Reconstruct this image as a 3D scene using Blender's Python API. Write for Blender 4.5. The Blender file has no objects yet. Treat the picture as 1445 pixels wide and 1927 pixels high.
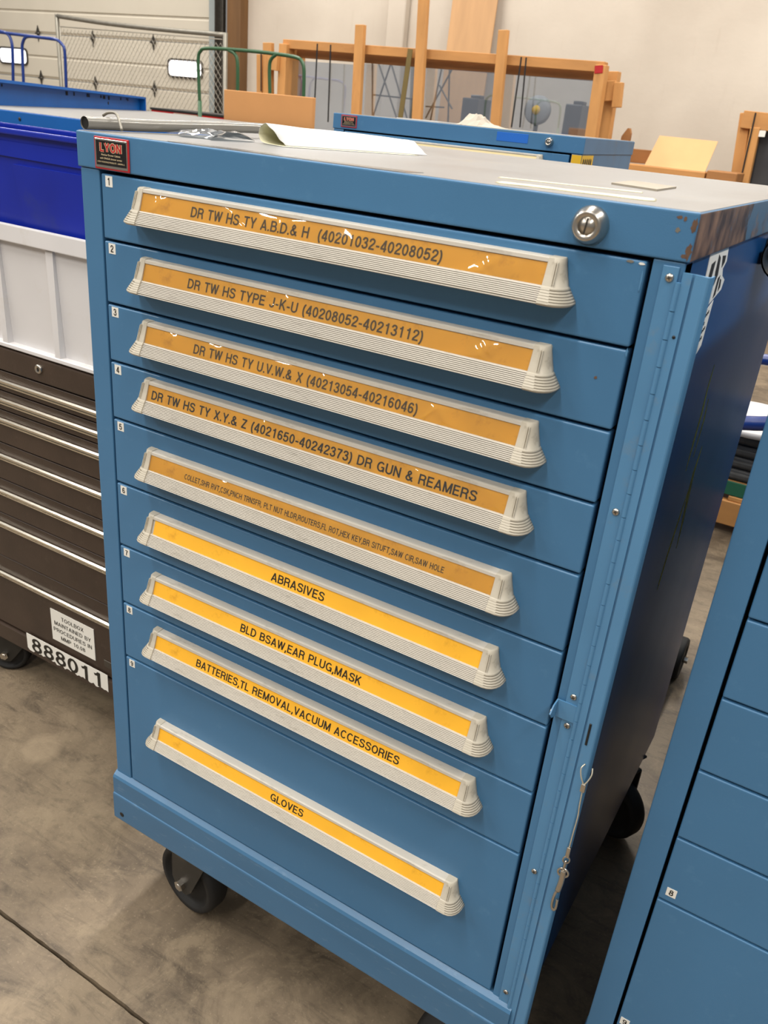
import bpy, bmesh, math, random
from mathutils import Vector, Matrix, Euler
random.seed(7)
S = bpy.context.scene
COL = S.collection

# ------------------------------------------------------------------ camera
FPX = 1580.4                                     # focal length in pixels of a 1445-wide frame
CR = ((0.8518441718, -0.4359759226, -0.2903213770),
      (0.5162727643, 0.7924399504, 0.3248097257),
      (0.0884530378, -0.4265722916, 0.9001178479))   # columns: right, forward, up
CC = Vector((0.9157, -0.7821, 1.3914))
cam_data = bpy.data.cameras.new('camera')
cam_data.sensor_fit = 'HORIZONTAL'
cam_data.sensor_width = 36.0
cam_data.lens = 36.0 * FPX / 1445.0
cam_data.clip_start = 0.02
cam_data.clip_end = 100
cam = bpy.data.objects.new('camera', cam_data)
COL.objects.link(cam)
cam.matrix_world = Matrix(((CR[0][0], CR[0][2], -CR[0][1], CC.x),
                           (CR[1][0], CR[1][2], -CR[1][1], CC.y),
                           (CR[2][0], CR[2][2], -CR[2][1], CC.z),
                           (0, 0, 0, 1)))
S.camera = cam
cam_data.dof.use_dof = True
cam_data.dof.focus_distance = 1.30
cam_data.dof.aperture_fstop = 16.0

# ------------------------------------------------------------------ world, lamps, exposure
S.view_settings.view_transform = 'Standard'
S.view_settings.look = 'None'
S.view_settings.exposure = 0.06
S.view_settings.gamma = 1.0
S.view_settings.use_curve_mapping = False
w = bpy.data.worlds.new('hall air')
S.world = w
w.use_nodes = True
w.node_tree.nodes['Background'].inputs[0].default_value = (1.0, 0.955, 0.91, 1)
w.node_tree.nodes['Background'].inputs[1].default_value = 0.25

def lamp(x, y, z, sx, sy, power, col=(1, 0.95, 0.88)):
    d = bpy.data.lights.new('ceiling strip', 'AREA')
    d.shape = 'RECTANGLE'; d.size = sx; d.size_y = sy; d.energy = power; d.color = col
    o = bpy.data.objects.new('ceiling_strip_lamp', d)
    o.location = (x, y, z)
    COL.objects.link(o)
    return o
for lx in (-9.0, -4.6, -0.6, 3.4):
    for ly in (-4.6, -1.4, 2.4, 5.9):
        lamp(lx, ly, 5.6, 0.35, 2.4, 142)

# ------------------------------------------------------------------ materials
def lin(c):
    return tuple(((v / 255.0) / 12.92 if v / 255.0 <= 0.04045 else ((v / 255.0 + 0.055) / 1.055) ** 2.4) for v in c) + (1.0,)

def newmat(name):
    m = bpy.data.materials.new(name)
    m.use_nodes = True
    return m, m.node_tree.nodes, m.node_tree.links, m.node_tree.nodes['Principled BSDF']

def mat(name, rgb, rough=0.5, metal=0.0, var=0.12, scale=6.0, bump=0.0, bscale=300.0, rvar=0.0,
        dirt=None, dirt_amt=0.0, dscale=12.0, stretch=None, coat=0.0, spec=None):
    m, N, L, P = newmat(name)
    tc = N.new('ShaderNodeTexCoord')
    mp = N.new('ShaderNodeMapping')
    L.new(tc.outputs['Object'], mp.inputs[0])
    if stretch: mp.inputs['Scale'].default_value = stretch
    base = lin(rgb)
    n = N.new('ShaderNodeTexNoise'); n.inputs['Scale'].default_value = scale; n.inputs['Detail'].default_value = 5
    L.new(mp.outputs[0], n.inputs['Vector'])
    r = N.new('ShaderNodeMapRange'); r.inputs[1].default_value = 0.3; r.inputs[2].default_value = 0.7
    r.inputs[3].default_value = 1 - var; r.inputs[4].default_value = 1 + var
    L.new(n.outputs[0], r.inputs[0])
    mx = N.new('ShaderNodeVectorMath'); mx.operation = 'SCALE'
    mx.inputs[0].default_value = base[:3]
    L.new(r.outputs[0], mx.inputs['Scale'])
    out = mx.outputs[0]
    if dirt:
        n2 = N.new('ShaderNodeTexNoise'); n2.inputs['Scale'].default_value = dscale; n2.inputs['Detail'].default_value = 8
        n2.inputs['Roughness'].default_value = 0.7
        L.new(mp.outputs[0], n2.inputs['Vector'])
        r2 = N.new('ShaderNodeMapRange'); r2.inputs[1].default_value = 0.58; r2.inputs[2].default_value = 0.72
        r2.inputs[3].default_value = 0; r2.inputs[4].default_value = dirt_amt
        L.new(n2.outputs[0], r2.inputs[0])
        mm = N.new('ShaderNodeMix'); mm.data_type = 'RGBA'
        L.new(r2.outputs[0], mm.inputs[0]); L.new(out, mm.inputs[6]); mm.inputs[7].default_value = lin(dirt)
        out = mm.outputs[2]
    L.new(out, P.inputs['Base Color'])
    P.inputs['Roughness'].default_value = rough
    P.inputs['Metallic'].default_value = metal
    if spec is not None: P.inputs['Specular IOR Level'].default_value = spec
    if coat: P.inputs['Coat Weight'].default_value = coat; P.inputs['Coat Roughness'].default_value = 0.15
    if rvar:
        r3 = N.new('ShaderNodeMapRange'); r3.inputs[3].default_value = rough - rvar; r3.inputs[4].default_value = rough + rvar
        L.new(n.outputs[0], r3.inputs[0]); L.new(r3.outputs[0], P.inputs['Roughness'])
    if bump:
        b = N.new('ShaderNodeTexNoise'); b.inputs['Scale'].default_value = bscale; b.inputs['Detail'].default_value = 3
        L.new(mp.outputs[0], b.inputs['Vector'])
        bp = N.new('ShaderNodeBump'); bp.inputs['Strength'].default_value = bump; bp.inputs['Distance'].default_value = 0.001
        L.new(b.outputs[0], bp.inputs['Height']); L.new(bp.outputs[0], P.inputs['Normal'])
    return m

def emis(name, rgb, s):
    m, N, L, P = newmat(name)
    P.inputs['Base Color'].default_value = lin(rgb)
    P.inputs['Emission Color'].default_value = lin(rgb)
    P.inputs['Emission Strength'].default_value = s
    return m

def film(name, tint=(1, 1, 1), gloss=0.2, rough=0.06, fres=True):
    m, N, L, P = newmat(name)
    N.remove(P)
    o = N['Material Output']
    t = N.new('ShaderNodeBsdfTransparent'); t.inputs[0].default_value = (*tint, 1)
    g = N.new('ShaderNodeBsdfGlossy'); g.inputs['Roughness'].default_value = rough
    lw = N.new('ShaderNodeLayerWeight'); lw.inputs[0].default_value = 0.35
    mr = N.new('ShaderNodeMapRange'); mr.inputs[3].default_value = gloss; mr.inputs[4].default_value = min(1, gloss * 3.5)
    mr.inputs[1].default_value = 0.1
    L.new(lw.outputs['Fresnel'], mr.inputs[0])
    x = N.new('ShaderNodeMixShader')
    L.new(mr.outputs[0], x.inputs[0]); L.new(t.outputs[0], x.inputs[1]); L.new(g.outputs[0], x.inputs[2])
    L.new(x.outputs[0], o.inputs['Surface'])
    return m

M = {}
M['blue'] = mat('slate blue enamel', (66, 115, 155), 0.42, var=0.05, scale=5, bump=0.10, bscale=900, rvar=0.05, dirt=(92, 140, 176), dirt_amt=0.25, dscale=35)
M['blue_light'] = mat('slate blue enamel on bars', (80, 130, 170), 0.40, var=0.05, scale=8, bump=0.08, bscale=900, dirt=(120, 130, 134), dirt_amt=0.4, dscale=22)
M['blue_base'] = mat('slate blue enamel on base', (64, 108, 144), 0.36, var=0.06, scale=6, bump=0.06, bscale=900, dirt=(140, 165, 185), dirt_amt=0.25, dscale=30, stretch=(1, 3, 3))
M['inside'] = mat('painted dark of gaps', (14, 15, 17), 0.9, var=0.1)  # near-black standing in for the shade inside gaps and slots
M['trim'] = mat('aged ivory aluminium', (196, 190, 178), 0.42, var=0.05, scale=30, rvar=0.06, dirt=(120, 112, 98), dirt_amt=0.5, dscale=60, stretch=(0.3, 1, 1))
M['groove'] = mat('dark groove', (112, 104, 92), 0.7, var=0.1)  # floors of the handle ribs, darker than the trim
M['cap'] = mat('aged ivory plastic', (186, 179, 163), 0.5, var=0.06, scale=40, dirt=(122, 110, 90), dirt_amt=0.5, dscale=60)
M['card'] = mat('amber label card', (238, 176, 44), 0.6, var=0.05, scale=20, dirt=(170, 110, 20), dirt_amt=0.4, dscale=40)
M['cream'] = mat('cream label card', (226, 208, 158), 0.6, var=0.05)
M['ink'] = mat('black ink', (32, 28, 20), 0.6, var=0.05)
M['inkfade'] = mat('faded black ink', (78, 62, 34), 0.6, var=0.1)
M['white'] = mat('white sticker', (232, 230, 222), 0.5, var=0.03)
M['film'] = film('clear label film', (1, 0.99, 0.96), 0.17, 0.05)
M['steel'] = mat('brushed steel', (196, 190, 180), 0.28, 1.0, var=0.08, scale=40, bump=0.05)
M['chrome'] = mat('chrome trim', (205, 200, 188), 0.2, 1.0, var=0.05, scale=20, dirt=(120, 108, 84), dirt_amt=0.4, dscale=40, stretch=(.2, 1, 1))
M['steel_dark'] = mat('dull dark steel', (92, 88, 82), 0.4, 0.8, var=0.15, scale=30)
M['black'] = mat('black plastic', (22, 22, 22), 0.5, var=0.1)
M['caster'] = mat('caster dark grey paint', (48, 46, 42), 0.5, 0.2, var=0.2, scale=30, dirt=(92, 80, 62), dirt_amt=0.5, dscale=30)
M['rubber'] = mat('caster rubber', (24, 23, 22), 0.7, var=0.15, scale=40)
M['wire'] = mat('braided wire', (205, 198, 178), 0.35, 0.6, var=0.1, scale=80)
M['badge_red'] = mat('badge red enamel', (178, 34, 40), 0.35, var=0.05)
M['badge_cream'] = mat('badge cream print', (225, 205, 165), 0.4, var=0.04)
M['badge_black'] = mat('badge black enamel', (22, 20, 20), 0.25, var=0.05)
M['brown'] = mat('brown hammered enamel', (62, 49, 40), 0.42, 0.15, var=0.16, scale=14, bump=0.25, bscale=260, dirt=(96, 84, 72), dirt_amt=0.3, dscale=38)
M['tote'] = mat('white tote plastic', (212, 210, 210), 0.42, var=0.03, scale=8, dirt=(186, 176, 158), dirt_amt=0.3, dscale=9)
M['bin'] = mat('royal blue bin plastic', (10, 36, 150), 0.36, var=0.12, scale=6, dirt=(52, 64, 120), dirt_amt=0.35, dscale=8, spec=0.35)
M['bench'] = mat('bright blue enamel', (10, 88, 164), 0.45, var=0.07, scale=8, spec=0.3)
M['bench_top'] = mat('grey worn worktop', (128, 127, 126), 0.45, var=0.06, scale=9, dirt=(84, 88, 98), dirt_amt=0.7, dscale=5, stretch=(1, 3, 1), spec=0.3)
M['paper'] = mat('white paper', (198, 198, 197), 0.7, var=0.02, bump=0.05, bscale=500)
M['paper_in'] = mat('cream paper back', (206, 202, 170), 0.7, var=0.03)
M['tube'] = mat('grey vinyl tube', (140, 137, 130), 0.2, 0.2, var=0.06, scale=20)
M['bag'] = film('thin clear plastic', (0.78, 0.88, 0.95), 0.3, 0.2)
M['tape'] = mat('cream tape residue', (214, 206, 176), 0.5, var=0.1, scale=60, dirt=(180, 168, 130), dirt_amt=0.6, dscale=60)
M['tab'] = mat('grey brown card', (150, 141, 126), 0.6, var=0.06)
M['pine'] = mat('pine lumber', (196, 142, 82), 0.7, var=0.14, scale=9, stretch=(1, 1, 0.25), dirt=(140, 90, 46), dirt_amt=0.4, dscale=14)
M['pine_h'] = mat('pine lumber lying', (190, 136, 78), 0.7, var=0.14, scale=9, stretch=(0.25, 1, 1), dirt=(140, 90, 46), dirt_amt=0.4, dscale=14)
M['pine_dark'] = mat('dark pine lumber', (158, 108, 60), 0.7, var=0.16, scale=9, stretch=(0.3, 1, 1))
M['post'] = mat('aged door jamb wood', (108, 76, 42), 0.7, var=0.2, scale=7, stretch=(1, 1, 0.15))
M['ply'] = mat('pale plywood', (192, 150, 106), 0.65, var=0.08, scale=6, stretch=(2, 1, 0.3))
M['cardboard'] = mat('brown cardboard', (188, 134, 80), 0.75, var=0.04, scale=5)
M['cardboard_light'] = mat('tan cardboard', (206, 164, 114), 0.8, var=0.04, scale=5)
M['green'] = mat('dark green enamel', (44, 84, 52), 0.4, var=0.1)
M['blue_tube'] = mat('deep blue enamel tube', (24, 52, 122), 0.3, var=0.08)
M['red'] = mat('red enamel', (176, 28, 32), 0.4, var=0.06)
M['yellow'] = mat('yellow plastic', (226, 178, 36), 0.5, var=0.06)
M['galv'] = mat('galvanised steel', (136, 132, 122), 0.45, 0.5, var=0.1, scale=20)
M['galv_light'] = mat('galvanised wire', (176, 170, 158), 0.5, 0.3, var=0.1, scale=20)
M['doorskin'] = mat('ivory door skin', (204, 196, 180), 0.5, var=0.03, scale=2, dirt=(190, 178, 158), dirt_amt=0.4, dscale=3)
M['seal'] = mat('grey blue door seal', (150, 158, 158), 0.6, var=0.06)
M['lite'] = emis('daylit door lite', (250, 250, 255), 1.3)
M['strap'] = mat('black strap', (32, 30, 30), 0.5, var=0.05)
M['olive'] = mat('olive webbing strap', (112, 96, 52), 0.7, var=0.08)
M['darkpanel'] = mat('dark grey sheet', (74, 74, 76), 0.3, var=0.15, scale=4)
M['dark_rubber'] = mat('moulded black rubber', (66, 66, 66), 0.6, var=0.2, scale=30, bump=0.2)
M['rag'] = mat('crumpled beige cloth', (176, 166, 152), 0.8, var=0.05)
M['blue_tape'] = mat('bright blue tape', (28, 104, 196), 0.5, var=0.04)
M['scrape'] = mat('yellow green paint scrape', (214, 206, 44), 0.5, var=0.25, scale=40)
M['hub'] = mat('fan cage grey', (150, 150, 148), 0.4, var=0.1)
M['greenpaint'] = mat('green paint edge', (30, 96, 72), 0.5, var=0.1)

# grey top sheet with wear and painted glare of the cabinets: real wear, with wall glare painted into the grey
M['top'] = mat('grey top sheet with wear and painted glare', (132, 132, 132), 0.34, var=0.06, scale=7, rvar=0.08, dirt=(140, 130, 112), dirt_amt=0.7, dscale=7, spec=0.4)

def glass_mat():
    m, N, L, P = newmat('crated glass pane')
    N.remove(P)
    o = N['Material Output']
    t = N.new('ShaderNodeBsdfTransparent'); t.inputs[0].default_value = (0.90, 0.94, 0.98, 1)
    g = N.new('ShaderNodeBsdfGlossy'); g.inputs['Roughness'].default_value = 0.03
    g.inputs[0].default_value = (0.85, 0.9, 1.0, 1)
    x = N.new('ShaderNodeMixShader'); x.inputs[0].default_value = 0.34
    L.new(t.outputs[0], x.inputs[1]); L.new(g.outputs[0], x.inputs[2]); L.new(x.outputs[0], o.inputs['Surface'])
    return m
M['glass'] = glass_mat()

def wall_mat():
    m, N, L, P = newmat('painted block wall')
    tc = N.new('ShaderNodeTexCoord')
    n = N.new('ShaderNodeTexNoise'); n.inputs['Scale'].default_value = 0.9; n.inputs['Detail'].default_value = 6
    L.new(tc.outputs['Object'], n.inputs['Vector'])
    cr = N.new('ShaderNodeValToRGB')
    cr.color_ramp.elements[0].position = 0.3; cr.color_ramp.elements[0].color = lin((190, 178, 163))
    cr.color_ramp.elements[1].position = 0.7; cr.color_ramp.elements[1].color = lin((212, 201, 186))
    L.new(n.outputs[0], cr.inputs[0])
    mp = N.new('ShaderNodeMapping'); mp.inputs['Scale'].default_value = (14, 1, 2)
    L.new(tc.outputs['Object'], mp.inputs[0])
    n2 = N.new('ShaderNodeTexNoise'); n2.inputs['Scale'].default_value = 1.0; n2.inputs['Detail'].default_value = 8
    L.new(mp.outputs[0], n2.inputs['Vector'])
    r = N.new('ShaderNodeMapRange'); r.inputs[1].default_value = 0.62; r.inputs[2].default_value = 0.8; r.inputs[4].default_value = 0.25
    L.new(n2.outputs[0], r.inputs[0])
    mm = N.new('ShaderNodeMix'); mm.data_type = 'RGBA'
    L.new(r.outputs[0], mm.inputs[0]); L.new(cr.outputs[0], mm.inputs[6]); mm.inputs[7].default_value = lin((168, 150, 130))
    L.new(mm.outputs[2], P.inputs['Base Color'])
    P.inputs['Roughness'].default_value = 0.8
    b = N.new('ShaderNodeBump'); b.inputs['Strength'].default_value = 0.12; b.inputs['Distance'].default_value = 0.01
    n3 = N.new('ShaderNodeTexNoise'); n3.inputs['Scale'].default_value = 25
    L.new(tc.outputs['Object'], n3.inputs['Vector']); L.new(n3.outputs[0], b.inputs['Height']); L.new(b.outputs[0], P.inputs['Normal'])
    return m
M['wall'] = wall_mat()

def floor_mat():
    m, N, L, P = newmat('stained brown concrete')
    tc = N.new('ShaderNodeTexCoord')
    def noise(scale, detail=8, rough=0.6, stretch=None, dist=0.0):
        n = N.new('ShaderNodeTexNoise'); n.inputs['Scale'].default_value = scale; n.inputs['Detail'].default_value = detail
        n.inputs['Roughness'].default_value = rough; n.inputs['Distortion'].default_value = dist
        if stretch:
            mp = N.new('ShaderNodeMapping'); mp.inputs['Scale'].default_value = stretch[0]; mp.inputs['Rotation'].default_value = stretch[1]
            L.new(tc.outputs['Object'], mp.inputs[0]); L.new(mp.outputs[0], n.inputs['Vector'])
        else: L.new(tc.outputs['Object'], n.inputs['Vector'])
        return n
    n1 = noise(2.6, 9, 0.62, None, 0.6)
    cr = N.new('ShaderNodeValToRGB')
    e = cr.color_ramp.elements
    e[0].position = 0.30; e[0].color = lin((74, 64, 52))
    e[1].position = 0.72; e[1].color = lin((142, 126, 103))
    a = e.new(0.5); a.color = lin((116, 102, 84))
    L.new(n1.outputs[0], cr.inputs[0])
    out = cr.outputs[0]
    def darken(src, lo, hi, amt, col):
        nonlocal out
        r = N.new('ShaderNodeMapRange'); r.inputs[1].default_value = lo; r.inputs[2].default_value = hi; r.inputs[4].default_value = amt
        L.new(src, r.inputs[0])
        mm = N.new('ShaderNodeMix'); mm.data_type = 'RGBA'
        L.new(r.outputs[0], mm.inputs[0]); L.new(out, mm.inputs[6]); mm.inputs[7].default_value = lin(col)
        out = mm.outputs[2]
    darken(noise(3.2, 9, 0.7, ((1.6, 7, 1), (0, 0, 0.9)), 1.0).outputs[0], 0.52, 0.68, 0.65, (60, 52, 43))
    darken(noise(5.0, 9, 0.7, ((1.2, 9, 1), (0, 0, -0.5)), 0.6).outputs[0], 0.56, 0.70, 0.5, (64, 56, 46))
    darken(noise(22, 6, 0.7).outputs[0], 0.52, 0.72, 0.55, (76, 66, 54))
    darken(noise(9, 8, 0.75, None, 0.8).outputs[0], 0.5, 0.62, 0.4, (150, 134, 110))
    darken(noise(55, 6, 0.75).outputs[0], 0.54, 0.7, 0.4, (84, 73, 60))
    darken(noise(160, 3, 0.6).outputs[0], 0.6, 0.75, 0.35, (176, 158, 132))
    # one pale round stain
    sx = N.new('ShaderNodeVectorMath'); sx.operation = 'DISTANCE'
    L.new(tc.outputs['Object'], sx.inputs[0]); sx.inputs[1].default_value = (-0.45, 0.17, 0)
    r = N.new('ShaderNodeMapRange'); r.inputs[1].default_value = 0.055; r.inputs[2].default_value = 0.035; r.inputs[3].default_value = 0; r.inputs[4].default_value = 0.45
    L.new(sx.outputs['Value'], r.inputs[0])
    mm = N.new('ShaderNodeMix'); mm.data_type = 'RGBA'
    L.new(r.outputs[0], mm.inputs[0]); L.new(out, mm.inputs[6]); mm.inputs[7].default_value = lin((168, 150, 124))
    out = mm.outputs[2]
    L.new(out, P.inputs['Base Color'])
    r = N.new('ShaderNodeMapRange'); r.inputs[3].default_value = 0.35; r.inputs[4].default_value = 0.65
    L.new(n1.outputs[0], r.inputs[0]); L.new(r.outputs[0], P.inputs['Roughness'])
    b = N.new('ShaderNodeBump'); b.inputs['Strength'].default_value = 0.25; b.inputs['Distance'].default_value = 0.002
    L.new(noise(60, 6).outputs[0], b.inputs['Height']); L.new(b.outputs[0], P.inputs['Normal'])
    return m
M['floor'] = floor_mat()

def worn_blue(name, rgb, rust_col, ylim, strength=1.0, axis=1, rough=0.4):
    """blue enamel rubbed through to rust near the front corner (wear with its own shape)"""
    m, N, L, P = newmat(name)
    tc = N.new('ShaderNodeTexCoord')
    n = N.new('ShaderNodeTexNoise'); n.inputs['Scale'].default_value = 16; n.inputs['Detail'].default_value = 9; n.inputs['Roughness'].default_value = 0.65
    L.new(tc.outputs['Object'], n.inputs['Vector'])
    sp = N.new('ShaderNodeSeparateXYZ'); L.new(tc.outputs['Object'], sp.inputs[0])
    g = N.new('ShaderNodeMapRange'); g.inputs[1].default_value = ylim[0]; g.inputs[2].default_value = ylim[1]
    g.inputs[3].default_value = 0.26 * strength; g.inputs[4].default_value = -0.08
    L.new(sp.outputs[axis], g.inputs[0])
    ad = N.new('ShaderNodeMath'); ad.operation = 'ADD'
    L.new(n.outputs[0], ad.inputs[0]); L.new(g.outputs[0], ad.inputs[1])
    r = N.new('ShaderNodeMapRange'); r.inputs[1].default_value = 0.56; r.inputs[2].default_value = 0.66
    L.new(ad.outputs[0], r.inputs[0])
    mp = N.new('ShaderNodeMapping'); mp.inputs['Scale'].default_value = (1.6, 1.6, 1)
    L.new(tc.outputs['Object'], mp.inputs[0])
    n2 = N.new('ShaderNodeTexNoise'); n2.inputs['Scale'].default_value = 24; n2.inputs['Detail'].default_value = 8
    L.new(mp.outputs[0], n2.inputs['Vector'])
    cr = N.new('ShaderNodeValToRGB')
    cr.color_ramp.elements[0].position = 0.38; cr.color_ramp.elements[0].color = lin(rust_col[0])
    cr.color_ramp.elements[1].position = 0.66; cr.color_ramp.elements[1].color = lin(rust_col[1])
    L.new(n2.outputs[0], cr.inputs[0])
    mm = N.new('ShaderNodeMix'); mm.data_type = 'RGBA'
    L.new(r.outputs[0], mm.inputs[0]); mm.inputs[6].default_value = lin(rgb); L.new(cr.outputs[0], mm.inputs[7])
    L.new(mm.outputs[2], P.inputs['Base Color'])
    P.inputs['Roughness'].default_value = rough
    b = N.new('ShaderNodeBump'); b.inputs['Strength'].default_value = 0.3; b.inputs['Distance'].default_value = 0.001
    L.new(n2.outputs[0], b.inputs['Height']); L.new(b.outputs[0], P.inputs['Normal'])
    return m
M['capside'] = worn_blue('blue enamel rubbed to rust', (74, 104, 128), ((60, 42, 32), (140, 108, 84)), (0.12, 0.50), 1.0, 1, 0.5)
M['scuffed'] = mat('scuffed blue side enamel', (66, 110, 148), 0.45, var=0.12, scale=9, dirt=(104, 96, 90), dirt_amt=0.6, dscale=10)
M['side'] = mat('blue side enamel with painted shade', (22, 68, 118), 0.24, var=0.10, scale=5, rvar=0.05, spec=0.06)  # same enamel, darkened in colour for the shade between the cabinets

# ------------------------------------------------------------------ mesh helpers
def at(u, v, Y):
    """point of the plane y = Y that the photograph shows at pixel u, v"""
    d = Vector([CR[i][0] * (u - 722.5) / FPX + CR[i][1] - CR[i][2] * (v - 963.5) / FPX for i in range(3)])
    return CC + d * ((Y - CC.y) / d.y)

def add_box(bm, x0, x1, y0, y1, z0, z1, bev=0.0, seg=2, mi=0, mtx=None):
    t = bmesh.new()
    bmesh.ops.create_cube(t, size=1)
    for v in t.verts:
        v.co = Vector(((x0 + x1) / 2 + v.co.x * (x1 - x0), (y0 + y1) / 2 + v.co.y * (y1 - y0), (z0 + z1) / 2 + v.co.z * (z1 - z0)))
    if bev > 0:
        bmesh.ops.bevel(t, geom=t.edges[:], offset=bev, segments=seg, affect='EDGES', profile=0.6)
    join(bm, t, mi, mtx)

def join(bm, t, mi=0, mtx=None):
    mp = {}
    for v in t.verts:
        mp[v] = bm.verts.new(mtx @ v.co if mtx else v.co)
    for f in t.faces:
        try:
            nf = bm.faces.new([mp[v] for v in f.verts]); nf.material_index = mi if mi else f.material_index; nf.smooth = f.smooth
        except ValueError: pass
    t.free()

def add_cyl(bm, p0, p1, r0, r1=None, n=16, mi=0, cap=True, smooth=True):
    r1 = r0 if r1 is None else r1
    p0, p1 = Vector(p0), Vector(p1)
    d = (p1 - p0).normalized()
    a = d.orthogonal().normalized(); b = d.cross(a)
    A = [bm.verts.new(p0 + r0 * (math.cos(t) * a + math.sin(t) * b)) for t in [2 * math.pi * k / n for k in range(n)]]
    B = [bm.verts.new(p1 + r1 * (math.cos(t) * a + math.sin(t) * b)) for t in [2 * math.pi * k / n for k in range(n)]]
    for k in range(n):
        f = bm.faces.new((A[k], A[(k + 1) % n], B[(k + 1) % n], B[k])); f.smooth = smooth; f.material_index = mi
    if cap:
        f = bm.faces.new(A[::-1]); f.material_index = mi
        f = bm.faces.new(B); f.material_index = mi

def add_tube(bm, pts, r, n=10, mi=0, cap=True, rad=None):
    pts = [Vector(p) for p in pts]
    rings = []
    prev = None
    for i, p in enumerate(pts):
        d = ((pts[min(i + 1, len(pts) - 1)] - pts[max(i - 1, 0)])).normalized()
        a = d.orthogonal().normalized() if prev is None else (prev - d * prev.dot(d)).normalized()
        prev = a
        b = d.cross(a)
        rr = rad[i] if rad else r
        rings.append([bm.verts.new(p + rr * (math.cos(2 * math.pi * k / n) * a + math.sin(2 * math.pi * k / n) * b)) for k in range(n)])
    for A, B in zip(rings, rings[1:]):
        for k in range(n):
            f = bm.faces.new((A[k], A[(k + 1) % n], B[(k + 1) % n], B[k])); f.smooth = True; f.material_index = mi
    if cap:
        for q in (rings[0][::-1], rings[-1]):
            f = bm.faces.new(q); f.material_index = mi

def smooth_path(pts, n=6):
    """Catmull-Rom through pts"""
    P = [Vector(p) for p in pts]
    P = [P[0] * 2 - P[1]] + P + [P[-1] * 2 - P[-2]]
    out = []
    for i in range(1, len(P) - 2):
        for k in range(n):
            t = k / n
            out.append(0.5 * ((2 * P[i]) + (P[i + 1] - P[i - 1]) * t + (2 * P[i - 1] - 5 * P[i] + 4 * P[i + 1] - P[i + 2]) * t * t
                              + (3 * P[i] - P[i - 1] - 3 * P[i + 1] + P[i + 2]) * t ** 3))
    out.append(P[-2])
    return out

def add_lathe(bm, prof, origin, axis, n=24, mi=0):
    """prof: list of (r, h) along axis"""
    o = Vector(origin); d = Vector(axis).normalized()
    a = d.orthogonal().normalized(); b = d.cross(a)
    rings = []
    for r, h in prof:
        if r < 1e-6: rings.append([bm.verts.new(o + d * h)])
        else: rings.append([bm.verts.new(o + d * h + r * (math.cos(2 * math.pi * k / n) * a + math.sin(2 * math.pi * k / n) * b)) for k in range(n)])
    for A, B in zip(rings, rings[1:]):
        for k in range(n):
            k2 = (k + 1) % n
            if len(A) == 1 and len(B) == 1: continue
            if len(A) == 1: f = bm.faces.new((A[0], B[k2], B[k]))
            elif len(B) == 1: f = bm.faces.new((A[k], A[k2], B[0]))
            else: f = bm.faces.new((A[k], A[k2], B[k2], B[k]))
            f.smooth = True; f.material_index = mi

def add_prism(bm, poly, vec, mi=0):
    """closed polygon (3D points) extruded by vec"""
    vec = Vector(vec)
    A = [bm.verts.new(Vector(p)) for p in poly]
    B = [bm.verts.new(Vector(p) + vec) for p in poly]
    n = len(poly)
    for q in (A, B[::-1]):
        f = bm.faces.new(q); f.material_index = mi
    for k in range(n):
        f = bm.faces.new((A[k], B[k], B[(k + 1) % n], A[(k + 1) % n])); f.material_index = mi

def add_beam(bm, p0, p1, w, t, up=(0, 1, 0), bev=0.003, mi=0):
    """squared timber from p0 to p1; t is its thickness along 'up'"""
    p0, p1 = Vector(p0), Vector(p1)
    z = (p1 - p0); ln = z.length; z.normalize()
    y = Vector(up); y = (y - z * y.dot(z)).normalized(); x = y.cross(z)
    m = Matrix(((x.x, y.x, z.x, p0.x), (x.y, y.y, z.y, p0.y), (x.z, y.z, z.z, p0.z), (0, 0, 0, 1)))
    add_box(bm, -w / 2, w / 2, 0, t, 0, ln, bev, 1, mi, m)

def mesh_of(name, bm, mats):
    bmesh.ops.recalc_face_normals(bm, faces=bm.faces[:])
    me = bpy.data.meshes.new(name)
    bm.to_mesh(me); bm.free()
    for m in (mats if isinstance(mats, (list, tuple)) else [mats]):
        me.materials.append(M[m] if isinstance(m, str) else m)
    return me

def obj(name, bm, mats, parent=None, label=None):
    me = bm if isinstance(bm, bpy.types.Mesh) else mesh_of(name, bm, mats)
    o = bpy.data.objects.new(name, me)
    COL.objects.link(o)
    if parent: o.parent = parent
    if label: o['label'] = label
    return o

def tag(o, label, cat, group=None):
    o['label'] = label; o['category'] = cat
    if group: o['group'] = group
    return o

def thing(name, label, cat, loc=(0, 0, 0), rz=0.0, group=None):
    o = bpy.data.objects.new(name, None)
    o.empty_display_size = 0.1
    COL.objects.link(o)
    o.location = loc; o.rotation_euler = (0, 0, rz)
    return tag(o, label, cat, group)

def solo(name, bm, mats, label, cat, group=None):
    """a thing of one mesh; its origin moved to its base"""
    c = [v.co for v in bm.verts]
    b = Vector(((min(p.x for p in c) + max(p.x for p in c)) / 2, (min(p.y for p in c) + max(p.y for p in c)) / 2, min(p.z for p in c)))
    bmesh.ops.translate(bm, verts=bm.verts[:], vec=-b)
    o = obj(name, bm, mats)
    o.location = b
    return tag(o, label, cat, group)

def place(root, bmw):
    """shift a world-space bmesh into the frame of an unrotated root"""
    bmesh.ops.translate(bmw, verts=bmw.verts[:], vec=-Vector(root.location))
    return bmw

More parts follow.
